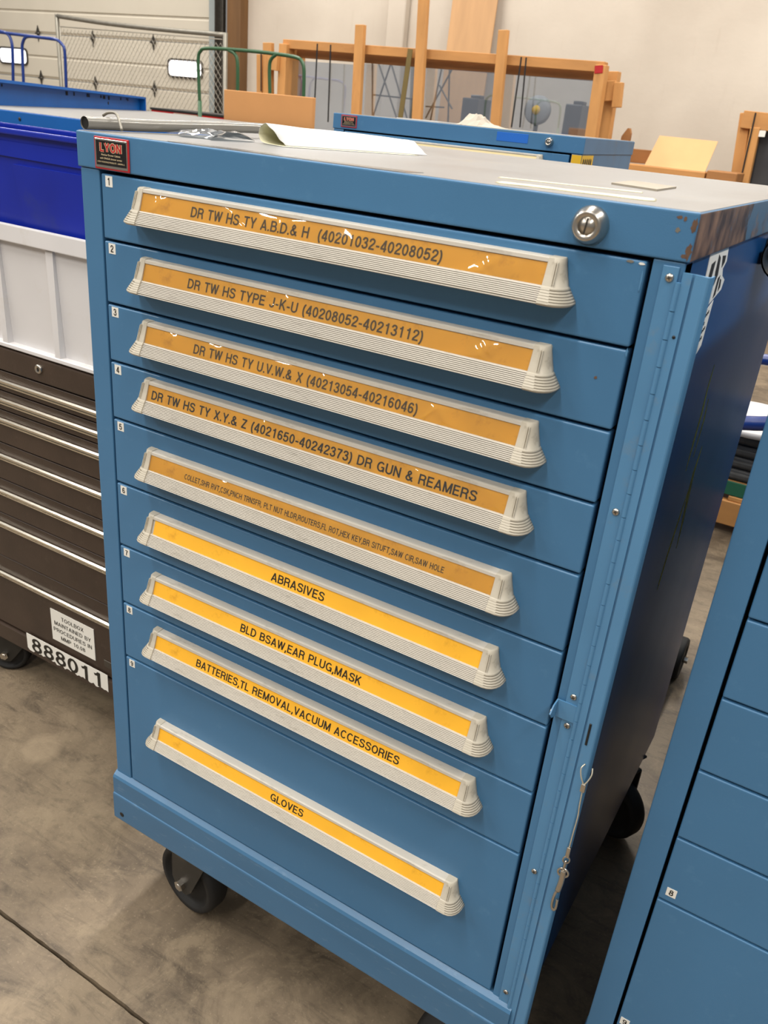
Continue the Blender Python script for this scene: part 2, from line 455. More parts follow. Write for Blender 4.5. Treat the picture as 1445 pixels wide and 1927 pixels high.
def text_bm(bm, body, P0, U, V, width, height, depth=0.00012, bold=0.012, mi=0, fit=True):
    """lettering laid out from lower-left corner P0 along unit U, unit V; stretched to width x height"""
    cu = bpy.data.curves.new('lettering', 'FONT')
    cu.body = body; cu.size = 1.0; cu.offset = bold; cu.resolution_u = 3; cu.space_character = 1.06
    to = bpy.data.objects.new('lettering_tmp', cu)
    COL.objects.link(to)
    dg = bpy.context.evaluated_depsgraph_get(); dg.update()
    me = bpy.data.meshes.new_from_object(to.evaluated_get(dg))
    xs = [v.co.x for v in me.vertices]; ys = [v.co.y for v in me.vertices]
    x0, x1 = min(xs), max(xs)
    cap_h = 0.73
    y0 = 0.0
    sx = width / (x1 - x0); sy = height / cap_h
    U, V, P0 = Vector(U).normalized(), Vector(V).normalized(), Vector(P0)
    Nn = U.cross(V)
    vs = [bm.verts.new(P0 + U * ((v.co.x - x0) * sx) + V * ((v.co.y - y0) * sy) + Nn * depth) for v in me.vertices]
    for p in me.polygons:
        try:
            f = bm.faces.new([vs[i] for i in p.vertices]); f.material_index = mi
        except ValueError: pass
    bpy.data.objects.remove(to); bpy.data.curves.remove(cu); bpy.data.meshes.remove(me)

# ---- a plain grotesque alphabet drawn as pen strokes (cap height 1)
def arc(cx, cy, rx, ry, a0, a1, n=14):
    return [(cx + rx * math.cos(math.radians(a0 + (a1 - a0) * k / n)), cy + ry * math.sin(math.radians(a0 + (a1 - a0) * k / n))) for k in range(n + 1)]
def crv(pts, n=4):
    return [(p.x, p.y) for p in smooth_path([(x, y, 0) for x, y in pts], n)]
GL = {
 'A': (0.70, [[(.065, 0), (.35, .97)], [(.635, 0), (.35, .97)], [(.15, .29), (.55, .29)]]),
 'B': (0.66, [[(.08, 0), (.08, 1)], [(.08, .92), (.36, .92)] + arc(.36, .725, .19, .195, 90, -90) + [(.08, .53)], [(.08, .53), (.38, .53)] + arc(.38, .305, .22, .225, 90, -90) + [(.08, .08)]]),
 'C': (0.70, [arc(.37, .5, .29, .42, 42, 318, 26)]),
 'D': (0.70, [[(.08, 0), (.08, 1)], [(.08, .92), (.30, .92)] + arc(.30, .5, .32, .42, 90, -90, 20) + [(.08, .08)]]),
 'E': (0.60, [[(.08, 0), (.08, 1)], [(.08, .92), (.58, .92)], [(.08, .52), (.53, .52)], [(.08, .08), (.59, .08)]]),
 'F': (0.56, [[(.08, 0), (.08, 1)], [(.08, .92), (.56, .92)], [(.08, .50), (.50, .50)]]),
 'G': (0.74, [arc(.38, .5, .30, .42, 42, 325, 26), [(.42, .46), (.70, .46)], [(.66, .02), (.66, .46)]]),
 'H': (0.68, [[(.08, 0), (.08, 1)], [(.60, 0), (.60, 1)], [(.08, .52), (.60, .52)]]),
 'I': (0.18, [[(.09, 0), (.09, 1)]]),
 'J': (0.52, [[(.44, 1), (.44, .30)] + arc(.25, .28, .19, .20, 0, -180)]),
 'K': (0.66, [[(.08, 0), (.08, 1)], [(.10, .34), (.56, 1)], [(.27, .56), (.60, 0)]]),
 'L': (0.54, [[(.08, 0), (.08, 1)], [(.08, .08), (.53, .08)]]),
 'M': (0.80, [[(.08, 0), (.08, 1)], [(.72, 0), (.72, 1)], [(.10, .96), (.40, .04)], [(.70, .96), (.40, .04)]]),
 'N': (0.68, [[(.08, 0), (.08, 1)], [(.60, 0), (.60, 1)], [(.09, .96), (.59, .04)]]),
 'O': (0.74, [arc(.37, .5, .29, .42, 0, 360, 32)]),
 'P': (0.64, [[(.08, 0), (.08, 1)], [(.08, .92), (.36, .92)] + arc(.36, .69, .21, .23, 90, -90) + [(.08, .46)]]),
 'R': (0.67, [[(.08, 0), (.08, 1)], [(.08, .92), (.38, .92)] + arc(.38, .705, .20, .215, 90, -90) + [(.08, .49)], crv([(.40, .49), (.53, .40), (.56, .20), (.60, 0)])]),
 'S': (0.66, [crv([(.59, .72), (.51, .88), (.33, .93), (.15, .87), (.10, .73), (.18, .60), (.35, .53), (.52, .45), (.59, .29), (.52, .13), (.33, .07), (.14, .12), (.06, .30)])]),
 'T': (0.60, [[(.30, 0), (.30, 1)], [(.0, .92), (.60, .92)]]),
 'U': (0.68, [[(.08, 1), (.08, .34)] + arc(.34, .34, .26, .27, 180, 360) + [(.60, 1)]]),
 'V': (0.66, [[(.06, 1), (.33, .03)], [(.60, 1), (.33, .03)]]),
 'W': (0.94, [[(.06, 1), (.26, .03)], [(.47, .97), (.26, .03)], [(.47, .97), (.68, .03)], [(.88, 1), (.68, .03)]]),
 'X': (0.66, [[(.07, 0), (.59, 1)], [(.59, 0), (.07, 1)]]),
 'Y': (0.66, [[(.06, 1), (.33, .42)], [(.60, 1), (.33, .42)], [(.33, .45), (.33, 0)]]),
 'Z': (0.60, [[(.03, .92), (.57, .92)], [(.03, .08), (.58, .08)], [(.06, .06), (.54, .94)]]),
 '&': (0.70, [crv([(.66, .01), (.46, .26), (.22, .60), (.18, .78), (.30, .93), (.44, .80), (.38, .66), (.14, .46), (.07, .27), (.15, .12), (.30, .07), (.48, .17), (.60, .42)])]),
 '(': (0.30, [arc(.42, .40, .32, .66, 115, 245, 12)]),
 ')': (0.30, [arc(-.12, .40, .32, .66, 65, -65, 12)]),
 ',': (0.18, [[(.10, .16), (.10, -.02), (.04, -.16)]]),
 '.': (0.18, [[(.09, 0), (.09, .17)]]),
 '-': (0.36, [[(.02, .38), (.34, .38)]]),
 '0': (0.56, [arc(.28, .5, .205, .42, 0, 360, 28)]),
 '1': (0.56, [[(.33, 0), (.33, 1)], [(.10, .76), (.24, .80), (.33, .93)]]),
 '2': (0.56, [crv([(.08, .66), (.12, .85), (.28, .93), (.45, .85), (.48, .68), (.38, .50), (.18, .29), (.08, .10)]), [(.02, .08), (.54, .08)]]),
 '3': (0.56, [crv([(.07, .72), (.14, .88), (.28, .93), (.42, .86), (.45, .72), (.38, .58), (.22, .54)]), crv([(.22, .54), (.42, .47), (.49, .30), (.42, .13), (.27, .07), (.12, .12), (.06, .28)])]),
 '4': (0.56, [[(.40, 0), (.40, 1)], [(.38, .95), (.05, .31)], [(.01, .27), (.55, .27)]]),
 '5': (0.56, [[(.50, .92), (.13, .92)], crv([(.14, .95), (.11, .72), (.09, .50), (.26, .60), (.42, .54), (.49, .34), (.42, .14), (.26, .07), (.12, .12), (.06, .26)])]),
 '6': (0.56, [arc(.28, .32, .20, .24, 0, 360, 22), crv([(.47, .76), (.39, .90), (.26, .92), (.13, .80), (.08, .56), (.08, .34)])]),
 '7': (0.56, [[(.03, .92), (.53, .92)], crv([(.49, .90), (.34, .62), (.25, .34), (.21, 0)])]),
 '8': (0.56, [arc(.28, .74, .17, .185, 0, 360, 22), arc(.28, .305, .205, .225, 0, 360, 22)]),
 '9': (0.56, [arc(.28, .68, .20, .24, 0, 360, 22), crv([(.09, .24), (.17, .10), (.30, .08), (.43, .20), (.48, .44), (.48, .66)])]),
}
def grot_bm(bm, body, P0, U, V, width, height, depth=0.00025, mi=0, sw=0.155, space=0.42):
    """string of stroke glyphs from lower-left P0, stretched to width x height"""
    gap = 0.10
    tot = sum((space if c == ' ' else GL[c][0] + gap) for c in body) - gap
    sx, sy = width / tot, height
    U, V, P0 = Vector(U).normalized(), Vector(V).normalized(), Vector(P0)
    Nn = U.cross(V)
    hw = sw / 2
    pen = 0.0; lay = 0
    for c in body:
        if c == ' ': pen += space; continue
        wd, strokes = GL[c]
        for st in strokes:
            lay = (lay + 1) % 4
            pts = [Vector((x, y)) for x, y in st]
            pts = [p for i, p in enumerate(pts) if i == 0 or (p - pts[i - 1]).length > 1e-5]
            closed = (pts[0] - pts[-1]).length < 1e-4 and len(pts) > 3
            if closed: pts = pts[:-1]
            n = len(pts); L_, R_ = [], []
            for i, p in enumerate(pts):
                a = pts[i - 1] if (i > 0 or closed) else None
                b = pts[(i + 1) % n] if (i < n - 1 or closed) else None
                d1 = (p - a).normalized() if a is not None else None
                d2 = (b - p).normalized() if b is not None else None
                if d1 is None: d1 = d2
                if d2 is None: d2 = d1
                n1 = Vector((-d1.y, d1.x)); n2 = Vector((-d2.y, d2.x))
                m_ = n1 + n2
                m_ = n1 if m_.length < 1e-4 else m_.normalized()
                k = hw / max(0.5, m_.dot(n1))
                for lst, sgn in ((L_, 1), (R_, -1)):
                    q = p + m_ * k * sgn
                    lst.append(bm.verts.new(P0 + U * ((pen + q.x) * sx) + V * (q.y * sy) + Nn * (depth + lay * 0.00001)))
            for i in range(n if closed else n - 1):
                j = (i + 1) % n
                f = bm.faces.new((R_[i], R_[j], L_[j], L_[i])); f.material_index = mi
        pen += wd + gap

def no_recalc_obj(name, bm, mats, parent):
    me = bpy.data.meshes.new(name)
    bm.to_mesh(me); bm.free()
    for m in mats: me.materials.append(M[m])
    o = bpy.data.objects.new(name, me); COL.objects.link(o); o.parent = parent
    return o

# ------------------------------------------------------------------ the setting
bm = bmesh.new(); add_box(bm, -18, 8, -6, 8.0, -0.25, -0.02)
fl = obj('floor', bm, 'floor'); fl['kind'] = 'structure'
def ragged_slab(x0, x1, y0, y1, rag0, rag1):
    """concrete slab whose saw-cut edge is slightly chipped near the camera"""
    bm = bmesh.new()
    n = 160
    xs = [x0] + [-1.5 + 3.0 * k / n for k in range(n + 1)] + [x1]
    def edge(y, rag, s):
        return [y + (s * abs(random.gauss(0, 0.0009)) if rag and 0 < i < len(xs) - 1 else 0) for i in range(len(xs))]
    e0, e1 = edge(y0, rag0, 1), edge(y1, rag1, -1)
    t0 = [bm.verts.new((x, e0[i], 0)) for i, x in enumerate(xs)]
    t1 = [bm.verts.new((x, e1[i], 0)) for i, x in enumerate(xs)]
    b0 = [bm.verts.new((x, y0, -0.03)) for x in xs]
    b1 = [bm.verts.new((x, y1, -0.03)) for x in xs]
    for i in range(len(xs) - 1):
        bm.faces.new((t0[i], t0[i + 1], t1[i + 1], t1[i]))
        bm.faces.new((b0[i], b0[i + 1], t0[i + 1], t0[i]))
        bm.faces.new((t1[i], t1[i + 1], b1[i + 1], b1[i]))
    return bm
obj('slab', ragged_slab(-18, 8, -6, -0.160, False, True), 'floor', fl)
obj('slab', ragged_slab(-18, 8, -0.155, 8.0, True, False), 'floor', fl)

bm = bmesh.new(); add_box(bm, -6.62, 8, 8.0, 8.25, 0, 5.5)
wb = obj('wall_back', bm, 'wall'); wb['kind'] = 'structure'
bm = bmesh.new(); add_box(bm, -18, -6.62, 8.0, 8.25, 4.0, 5.5)
wo = obj('wall_over_door', bm, 'wall'); wo['kind'] = 'structure'
bm = bmesh.new()
pL = at(735, 60, 8.0).x; pR = at(768, 60, 8.0).x
add_box(bm, pL, pR, 7.90, 8.0, 0, 5.5, 0.01, 1)
pr = obj('pier', bm, 'wall', wb)

# sectional door: sections, hinges, lites
DOOR_Y = 7.98
dz0 = at(78, 147, DOOR_Y).z            # a joint between sections seen at the lower hinge row
SEC = 0.538
dr = bpy.data.objects.new('door_1', None); COL.objects.link(dr); dr.location = (-10.5, DOOR_Y, 0)
dr['kind'] = 'structure'
dxr = at(413, 100, DOOR_Y).x
k0 = int(dz0 // SEC)
base_z = dz0 - k0 * SEC
zs = [0.0] + [base_z + i * SEC for i in range(0, 8)]
for a, b in zip(zs, zs[1:]):
    if b - a < 0.05: continue
    bm = bmesh.new()
    # pressed profile: flat skin with two raised ribs, tongue joint recessed
    prof = [(a + 0.006, 0.0), (a + 0.02, -0.014), (b - 0.02, -0.014), (b - 0.006, 0.0)]
    if b - a > 0.4:
        m_ = (a + b) / 2
        prof = [(a + 0.004, 0.0), (a + 0.012, -0.008), (a + 0.034, -0.026), (m_ - 0.026, -0.026), (m_ - 0.008, -0.010), (m_ + 0.008, -0.010), (m_ + 0.014, -0.026), (b - 0.014, -0.026), (b - 0.008, -0.008), (b - 0.004, 0.0)]
    A = [bm.verts.new((-16, DOOR_Y + y, z)) for z, y in prof] + [bm.verts.new((-16, DOOR_Y + 0.03, b - 0.006)), bm.verts.new((-16, DOOR_Y + 0.03, a + 0.006))]
    B = [bm.verts.new((dxr, v.co.y, v.co.z)) for v in A]
    for k in range(len(A)):
        bm.faces.new((A[k], A[(k + 1) % len(A)], B[(k + 1) % len(A)], B[k]))
    bm.faces.new(A); bm.faces.new(B[::-1])
    obj('door_section', place(dr, bm), 'doorskin', dr)
for (u, v) in [(72, 63), (175, 73), (289, 80), (78, 147), (180, 158), (291, 168), (402, 180), (402, 86)]:
    c = at(u, v, DOOR_Y - 0.03)
    bm = bmesh.new()
    t = Vector((0, -0.008, 0))
    add_prism(bm, [c + Vector(q) for q in ((0, 0, 0.10), (0.035, 0, 0.015), (0.02, 0, -0.015), (0, 0, -0.10), (-0.02, 0, -0.015), (-0.035, 0, 0.015))], t)
    add_cyl(bm, c + Vector((-0.04, -0.012, 0)), c + Vector((0.04, -0.012, 0)), 0.012, n=8)
    obj('hinge', place(dr, bm), 'steel_dark', dr)
def lite(u0, v0, u1, v1):
    a = at(u0, v1, DOOR_Y - 0.02); b = at(u1, v0, DOOR_Y - 0.02)
    zc = (a.z + b.z) / 2; h = abs(at(u0, v0, DOOR_Y).z - a.z) / 2
    bm = bmesh.new()
    def rr(w_, h_, r, y):
        pts = []
        for cx, cz, s in ((w_ - r, h_ - r, 0), (-w_ + r, h_ - r, 1), (-w_ + r, -h_ + r, 2), (w_ - r, -h_ + r, 3)):
            for q in range(4):
                t = math.pi / 2 * (s + q / 3)
                pts.append(Vector(((a.x + b.x) / 2 + cx + r * math.cos(t), y, zc + cz + r * math.sin(t))))
        return pts
    W_, H_ = (b.x - a.x) / 2, h
    O, I = rr(W_ + .02, H_ + .02, 0.06, DOOR_Y - 0.046), rr(W_, H_, 0.05, DOOR_Y - 0.046)
    vo = [bm.verts.new(p) for p in O]; vi = [bm.verts.new(p) for p in I]
    vo2 = [bm.verts.new(p + Vector((0, 0.02, 0))) for p in O]; vi2 = [bm.verts.new(p + Vector((0, 0.02, 0))) for p in I]
    n = len(vo)
    for k in range(n):
        k2 = (k + 1) % n
        bm.faces.new((vo[k], vo[k2], vi[k2], vi[k])); bm.faces.new((vo[k], vo2[k], vo2[k2], vo[k2])); bm.faces.new((vi[k], vi[k2], vi2[k2], vi2[k]))
    fr = obj('lite_frame', place(dr, bm), 'steel_dark', dr)
    bm = bmesh.new()
    add_prism(bm, [p + Vector((0, 0.006, 0)) for p in I], (0, 0.006, 0))
    g = obj('pane', place(dr, bm), 'lite', fr)
lite(4, 92, 51, 118)
lite(320, 115, 381, 144)

tL, tR = at(414, 80, 7.9).x, at(425, 80, 7.9).x
bm = bmesh.new(); add_box(bm, tL, tR, 7.84, 7.9, 0, 4.2, 0.004, 1); add_box(bm, tL + .02, tL + 0.03, 7.78, 7.84, 0, 4.2)
t = obj('trim_1', bm, 'steel_dark'); t['kind'] = 'structure'
bm = bmesh.new(); add_box(bm, at(395, 80, 7.93).x, tL - 0.01, 7.91, 7.935, 0, 4.2, 0.004, 1)
t = obj('trim_2', bm, 'seal'); t['kind'] = 'structure'
bm = bmesh.new(); add_box(bm, at(426, 80, 7.85).x, at(451, 80, 7.85).x, 7.85, 8.0, 0, 4.2, 0.008, 1)
t = obj('trim_3', bm, 'post'); t['kind'] = 'structure'

# ------------------------------------------------------------------ casters
def caster(parent, x, y, rz, z_top=0.206, R=0.066, wdt=0.042, steel='caster'):
    """swivel caster as a part with its wheel, bolts as sub-parts; wheel runs along local x before rz"""
    m = Matrix.Translation((x, y, 0)) @ Matrix.Rotation(rz, 4, 'Z')
    off = -0.03
    bm = bmesh.new()
    add_box(bm, -0.05, 0.05, -0.045, 0.045, z_top - 0.008, z_top - 0.001, 0.002, 1, 0, m)
    t = bmesh.new(); add_lathe(t, [(0, z_top - 0.03), (0.036, z_top - 0.03), (0.040, z_top - 0.022), (0.036, z_top - 0.010), (0, z_top - 0.010)], (0, 0, 0), (0, 0, 1), 20); join(bm, t, 0, m)
    hw = wdt / 2 + 0.006
    add_box(bm, -0.046 + off * .3, 0.040, -hw - 0.005, hw + 0.005, z_top - 0.036, z_top - 0.029, 0.002, 1, 0, m)
    for s in (-1, 1):
        poly = [Vector((-0.046 + off * .3, s * hw, z_top - 0.032)), Vector((0.040, s * hw, z_top - 0.032)), Vector((off + 0.026, s * hw, R - 0.004)),
                Vector((off + 0.012, s * hw, R - 0.020)), Vector((off - 0.012, s * hw, R - 0.020)), Vector((off - 0.026, s * hw, R + 0.004))]
        t = bmesh.new(); add_prism(t, poly, (0, s * 0.004, 0)); join(bm, t, 0, m)
    c = obj('caster', bm, steel, parent)
    bm = bmesh.new()
    t = bmesh.new()
    h = wdt / 2
    add_lathe(t, [(0.012, -h * 1.1), (0.022, -h), (R * 0.62, -h * .55), (R * 0.78, -h * .6), (R * .8, -h), (R * 0.94, -h), (R, -h * .55), (R, h * .55), (R * .94, h), (R * .8, h), (R * .78, h * .6), (R * .62, h * .55), (0.022, h), (0.012, h * 1.1)], (off, 0, R), (0, 1, 0), 36)
    join(bm, t, 0, m)
    obj('wheel', bm, 'rubber', c)
    bm = bmesh.new()
    t = bmesh.new()
    add_cyl(t, (off, -hw - 0.014, R), (off, hw + 0.014, R), 0.0065, n=12)
    for s in (-1, 1): add_cyl(t, (off, s * (hw + 0.004), R), (off, s * (hw + 0.012), R), 0.011, n=6, smooth=False)
    for q in (-0.032, 0.032):
        for s in (-1, 1): add_cyl(t, (q, s * 0.036, z_top - 0.016), (q, s * 0.036, z_top - 0.008), 0.007, n=6, smooth=False)
    join(bm, t, 0, m)
    obj('bolt', bm, 'steel', c)
    return c

# ------------------------------------------------------------------ handle profile and end cap
HC = 0.3825                     # centre of the handles on the front
HIN = 0.2575                    # half length between end caps
RAIL = [(0, -0.0005), (-0.0112, -0.0007), (-0.0134, -0.0016), (-0.0138, -0.0050), (-0.0118, -0.0054), (-0.0118, -0.0062)]
LAB_T, LAB_B = (-0.0124, -0.0058), (-0.0182, -0.0256)
def handle_profile():
    p = list(RAIL)
    p += [(-0.0176, -0.0256), (-0.0202, -0.0258)]
    y0, z0, y1, z1 = -0.0204, -0.0262, -0.0282, -0.0398
    n = 8
    for k in range(n):
        a, b = k / n, (k + 0.72) / n
        for t, g in ((a, 0), (b - 0.015, 0), (b + 0.005, 0.0016), ((k + 0.96) / n, 0.0016)):
            p.append((y0 + (y1 - y0) * t + g, z0 + (z1 - z0) * t - g * 0.3))
    p += [(-0.0280, -0.0412), (-0.0252, -0.0424), (-0.0100, -0.0414), (0, -0.0405)]
    return p
def handle_mesh():
    bm = bmesh.new()
    pr_ = handle_profile()
    A = [bm.verts.new((HC - HIN, y, z)) for y, z in pr_]
    B = [bm.verts.new((HC + HIN, y, z)) for y, z in pr_]
    for k in range(len(pr_) - 1):
        f = bm.faces.new((A[k], B[k], B[k + 1], A[k + 1]))
        if 9 <= k < 39 and (k - 9) % 4 == 1: f.material_index = 1
    return mesh_of('handle', bm, ['trim', 'groove'])
def endcap_mesh(s):
    """s = -1 left, +1 right: narrow at the top, flaring into ringed foot"""
    bm = bmesh.new()
    lv = [(0.0, -0.0112, 0.0125), (-0.0012, -0.0134, 0.0135), (-0.006, -0.0148, 0.0142), (-0.016, -0.0178, 0.0166), (-0.0255, -0.0212, 0.0192), (-0.0262, -0.0222, 0.0202)]
    z, y, w_ = -0.0262, -0.0222, 0.0202
    for k in range(5):
        z -= 0.0024; y -= 0.0013; w_ += 0.0016
        lv += [(z, y, w_), (z - 0.0001, y + 0.0005, w_ - 0.0005), (z - 0.0004, y + 0.0005, w_ - 0.0005), (z - 0.0005, y - .0001, w_ + 0.0001)]
    lv += [(-0.0405, -0.0294, 0.0284), (-0.0424, -0.0275, 0.0262), (-0.0430, -0.0210, 0.0210)]
    rings = []
    x0 = HC + s * HIN
    for z, y, w_ in lv:
        pts = [(0, 0), (0, y), (w_ * 0.42, y)]
        for q in range(1, 6):
            t = math.pi / 2 * q / 5
            pts.append((w_ * 0.42 + w_ * 0.58 * math.sin(t), y * (0.30 + 0.70 * math.cos(t))))
        pts.append((w_, 0))
        rings.append([bm.verts.new((x0 + s * px, py, z)) for px, py in pts])
    for A, B in zip(rings, rings[1:]):
        for k in range(len(A)):
            f = bm.faces.new((A[k], A[(k + 1) % len(A)], B[(k + 1) % len(A)], B[k])); f.smooth = 2 <= k <= 7
    bm.faces.new(rings[0]); bm.faces.new(rings[-1])
    # long groove cut beside the centre line, drawn as a recessed slot with raised lips
    g = s * 0.0085
    for dx in (-0.0008, 0.0012):
        add_prism(bm, [Vector((x0 + g + dx * s, -0.0134, -0.0040)), Vector((x0 + g + (dx + .0007) * s, -0.0134, -0.0040)),
                       Vector((x0 + g + (dx + .0017) * s, -0.0196, -0.0235)), Vector((x0 + g + (dx + .0010) * s, -0.0196, -0.0235))], (0, -0.0022, -0.0006))
    return mesh_of('end_cap', bm, 'cap')
HMESH = handle_mesh(); EL = endcap_mesh(-1); ER = endcap_mesh(1)
def card_mesh(x_off=0.0, m='card'):
    bm = bmesh.new()
    y = -0.0003
    a = [Vector((HC - HIN + x_off, LAB_T[0] + y, LAB_T[1])), Vector((HC + HIN, LAB_T[0] + y, LAB_T[1])), Vector((HC + HIN, LAB_B[0] + y, LAB_B[1])), Vector((HC - HIN + x_off, LAB_B[0] + y, LAB_B[1]))]
    add_prism(bm, a, (0, 0.0006, 0))
    return mesh_of('label_card', bm, m)
CARD = card_mesh(); CARD_S = card_mesh(0.0035)

def sleeve(seed):
    """clear wrinkled film over the card"""
    rnd = random.Random(seed)
    bm = bmesh.new()
    nx, nz = 260, 14
    waves = [(rnd.uniform(18, 90), rnd.uniform(-160, 160), rnd.uniform(0, 6.3), rnd.uniform(0.2, 1)) for _ in range(8)]
    creases = [(rnd.uniform(0, 2 * HIN), rnd.uniform(-1.2, 1.2), rnd.uniform(0.003, 0.012), rnd.uniform(-1, 1) * 0.0016) for _ in range(22)]
    V = []
    for i in range(nx + 1):
        x = 2 * HIN * i / nx
        row = []
        for j in range(nz + 1):
            t = j / nz
            z = LAB_T[1] + (LAB_B[1] - LAB_T[1]) * t
            y = LAB_T[0] + (LAB_B[0] - LAB_T[0]) * t
            d = sum(a * math.sin(kx * x + kz * z + ph) for kx, kz, ph, a in waves) * 0.00018
            for cx, sl, wd, am in creases:
                q = (x - cx - sl * (z + 0.0166)) / wd
                d += am * math.exp(-q * q)
            e = math.sin(math.pi * min(1, max(0, t))) ** 0.6 * min(1, i / 4, (nx - i) / 4)
            row.append(bm.verts.new((HC - HIN + x, y - 0.0009 - max(-0.0003, 0.0006 + d) * e, z)))
        V.append(row)
    for i in range(nx):
        for j in range(nz):
            f = bm.faces.new((V[i][j], V[i + 1][j], V[i + 1][j + 1], V[i][j + 1])); f.smooth = True
    return bm

# ------------------------------------------------------------------ drawer cabinets
W = 0.762; H = 1.34
A0, A1 = 0.038, 0.727
def shell(root, D, H, zl, zb, capside='blue', side='blue', capmat='blue', cap_b=0.0415):
    zc = H - cap_b
    # body: sides, back, bottom, deck as one carcass; open at the front
    bm = bmesh.new()
    add_box(bm, 0.003, 0.006, 0.002, D - 0.003, zb, zc, 0)
    add_box(bm, 0.006, W - 0.006, D - 0.006, D - 0.003, zb, zc, 0)
    add_box(bm, 0.006, W - 0.006, 0.03, D - 0.006, zb, zb + 0.004)
    obj('body', bm, 'blue', root)
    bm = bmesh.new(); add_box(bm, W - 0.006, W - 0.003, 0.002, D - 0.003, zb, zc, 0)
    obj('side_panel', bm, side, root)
    bm = bmesh.new()
    add_box(bm, 0.03, W - 0.03, 0.03, 0.034, zb, zc); obj('gap_dark', bm, 'inside', root)  # black sheet painting in the shade behind the drawer gaps
    bm = bmesh.new()
    add_box(bm, 0.003, A0 - 0.002, 0.0, 0.028, zb + 0.10, zc - 0.0005, 0.0015)
    obj('frame_post', bm, 'blue', root)
    bm = bmesh.new()
    add_box(bm, A1 + 0.0035, W - 0.003, 0.0, 0.028, zb + 0.10, zc - 0.0005, 0.0015)
    obj('frame_post', bm, 'blue', root)
    # folded cap
    bm = bmesh.new()
    add_box(bm, 0, W, -0.002, D, zc, H, 0.0022, 3)
    for f in bm.faces:
        c = f.calc_center_median()
        if f.normal.x > 0.5 or (c.x > W - 0.0005): f.material_index = 1
    obj('top_cap', bm, [capmat, capside], root)
    # base: bevelled ledge, fascia, stepped skirt
    bm = bmesh.new()
    pf = [(0.028, zb + 0.104), (0.001, zb + 0.104), (-0.0060, zb + 0.0985), (-0.0085, zb + 0.094), (-0.0085, zb + 0.060), (-0.0100, zb + 0.0585), (-0.0105, zb + 0.056), (-0.0105, zb + 0.004), (-0.0085, zb), (0.028, zb)]
    A = [bm.verts.new((0.0005, y, z)) for y, z in pf]; B = [bm.verts.new((W - 0.0005, y, z)) for y, z in pf]
    for k in range(len(pf)):
        f = bm.faces.new((A[k], A[(k + 1) % len(pf)], B[(k + 1) % len(pf)], B[k]))
    bm.faces.new(A); bm.faces.new(B)
    obj('base_rail', bm, 'blue_base', root)
    bm = bmesh.new(); add_lathe(bm, [(0, 0), (0.0042, 0), (0.0048, -0.0006), (0.0036, -0.001), (0, -0.001)], (0.020, -0.0104, zb + 0.018), (0, 1, 0), 14)
    obj('bolt_hole', bm, 'black', root)

def drawer(root, z0, z1, num=None, ht=None, text=None, sl=None, num_at=None, card=None, seed=0, film_on=False, short=False):
    """z0 top, z1 bottom; ht is the top of the handle"""
    bm = bmesh.new()
    add_box(bm, A0 + 0.0022, A1 - 0.0012, -0.0012, 0.018, z1 + 0.0012, z0 - 0.0022, 0.0024, 3)
    d = obj('drawer', bm, 'blue', root)
    if ht is not None:
        for me, nm in ((HMESH, 'handle'), (EL, 'end_cap'), (ER, 'end_cap')):
            o = obj(nm, me, None, d); o.location = (0, -0.0012, ht)
            if nm == 'end_cap' : pass
        o = obj('label_card', card or (CARD_S if short else CARD), None, d, 'cream label card' if card else 'amber label card'); o.location = (0, -0.0012, ht)
        if text:
            body, x0, x1, zt_, hgt, ink = text
            bm = bmesh.new()
            Vv = Vector((0, LAB_T[0] - LAB_B[0], LAB_T[1] - LAB_B[1])).normalized()
            # baseline: zt_ is how far below the handle top the baseline runs
            t = (LAB_T[1] + zt_) / (LAB_T[1] - LAB_B[1])
            yb = LAB_T[0] + (LAB_B[0] - LAB_T[0]) * t
            grot_bm(bm, body, (x0, yb - 0.0012, ht - zt_), (1, 0, 0), Vv, x1 - x0, hgt, 0.00050, 0, 0.15 if hgt > .008 else .13)
            no_recalc_obj('lettering', bm, [ink], d)
        if film_on:
            o = obj('plastic_sleeve', sleeve(seed), 'film', d); o.location = (0, -0.0012, ht)
    if num:
        bm = bmesh.new()
        nx, nz = num_at if num_at else (A0 + 0.0100, z0 - 0.0040)
        add_box(bm, nx, nx + 0.0120, -0.0016, -0.0010, nz - 0.0128, nz)
        grot_bm(bm, num, (nx + 0.0034, -0.0016, nz - 0.0108), (1, 0, 0), (0, 0, 1), 0.0052, 0.0088, 0.0002, 1)
        no_recalc_obj('number_sticker', bm, ['white', 'ink'], d)
    return d

def screw(root, x, y, z, r=0.0042):
    bm = bmesh.new()
    add_lathe(bm, [(0, 0), (r, 0), (r * 0.92, -0.0008), (r * 0.6, -0.0018), (0, -0.0022)], (x, y, z), (0, 1, 0), 14)
    for a in (0.3, 0.3 + math.pi / 2):
        dx, dz = math.cos(a) * r * 0.5, math.sin(a) * r * 0.5
        add_beam(bm, (x - dx, y - 0.0024, z - dz), (x + dx, y - 0.0024, z + dz), 0.0007, 0.0006, (0, 1, 0), 0, 1)
    return obj('screw', bm, ['steel', 'black'], root)

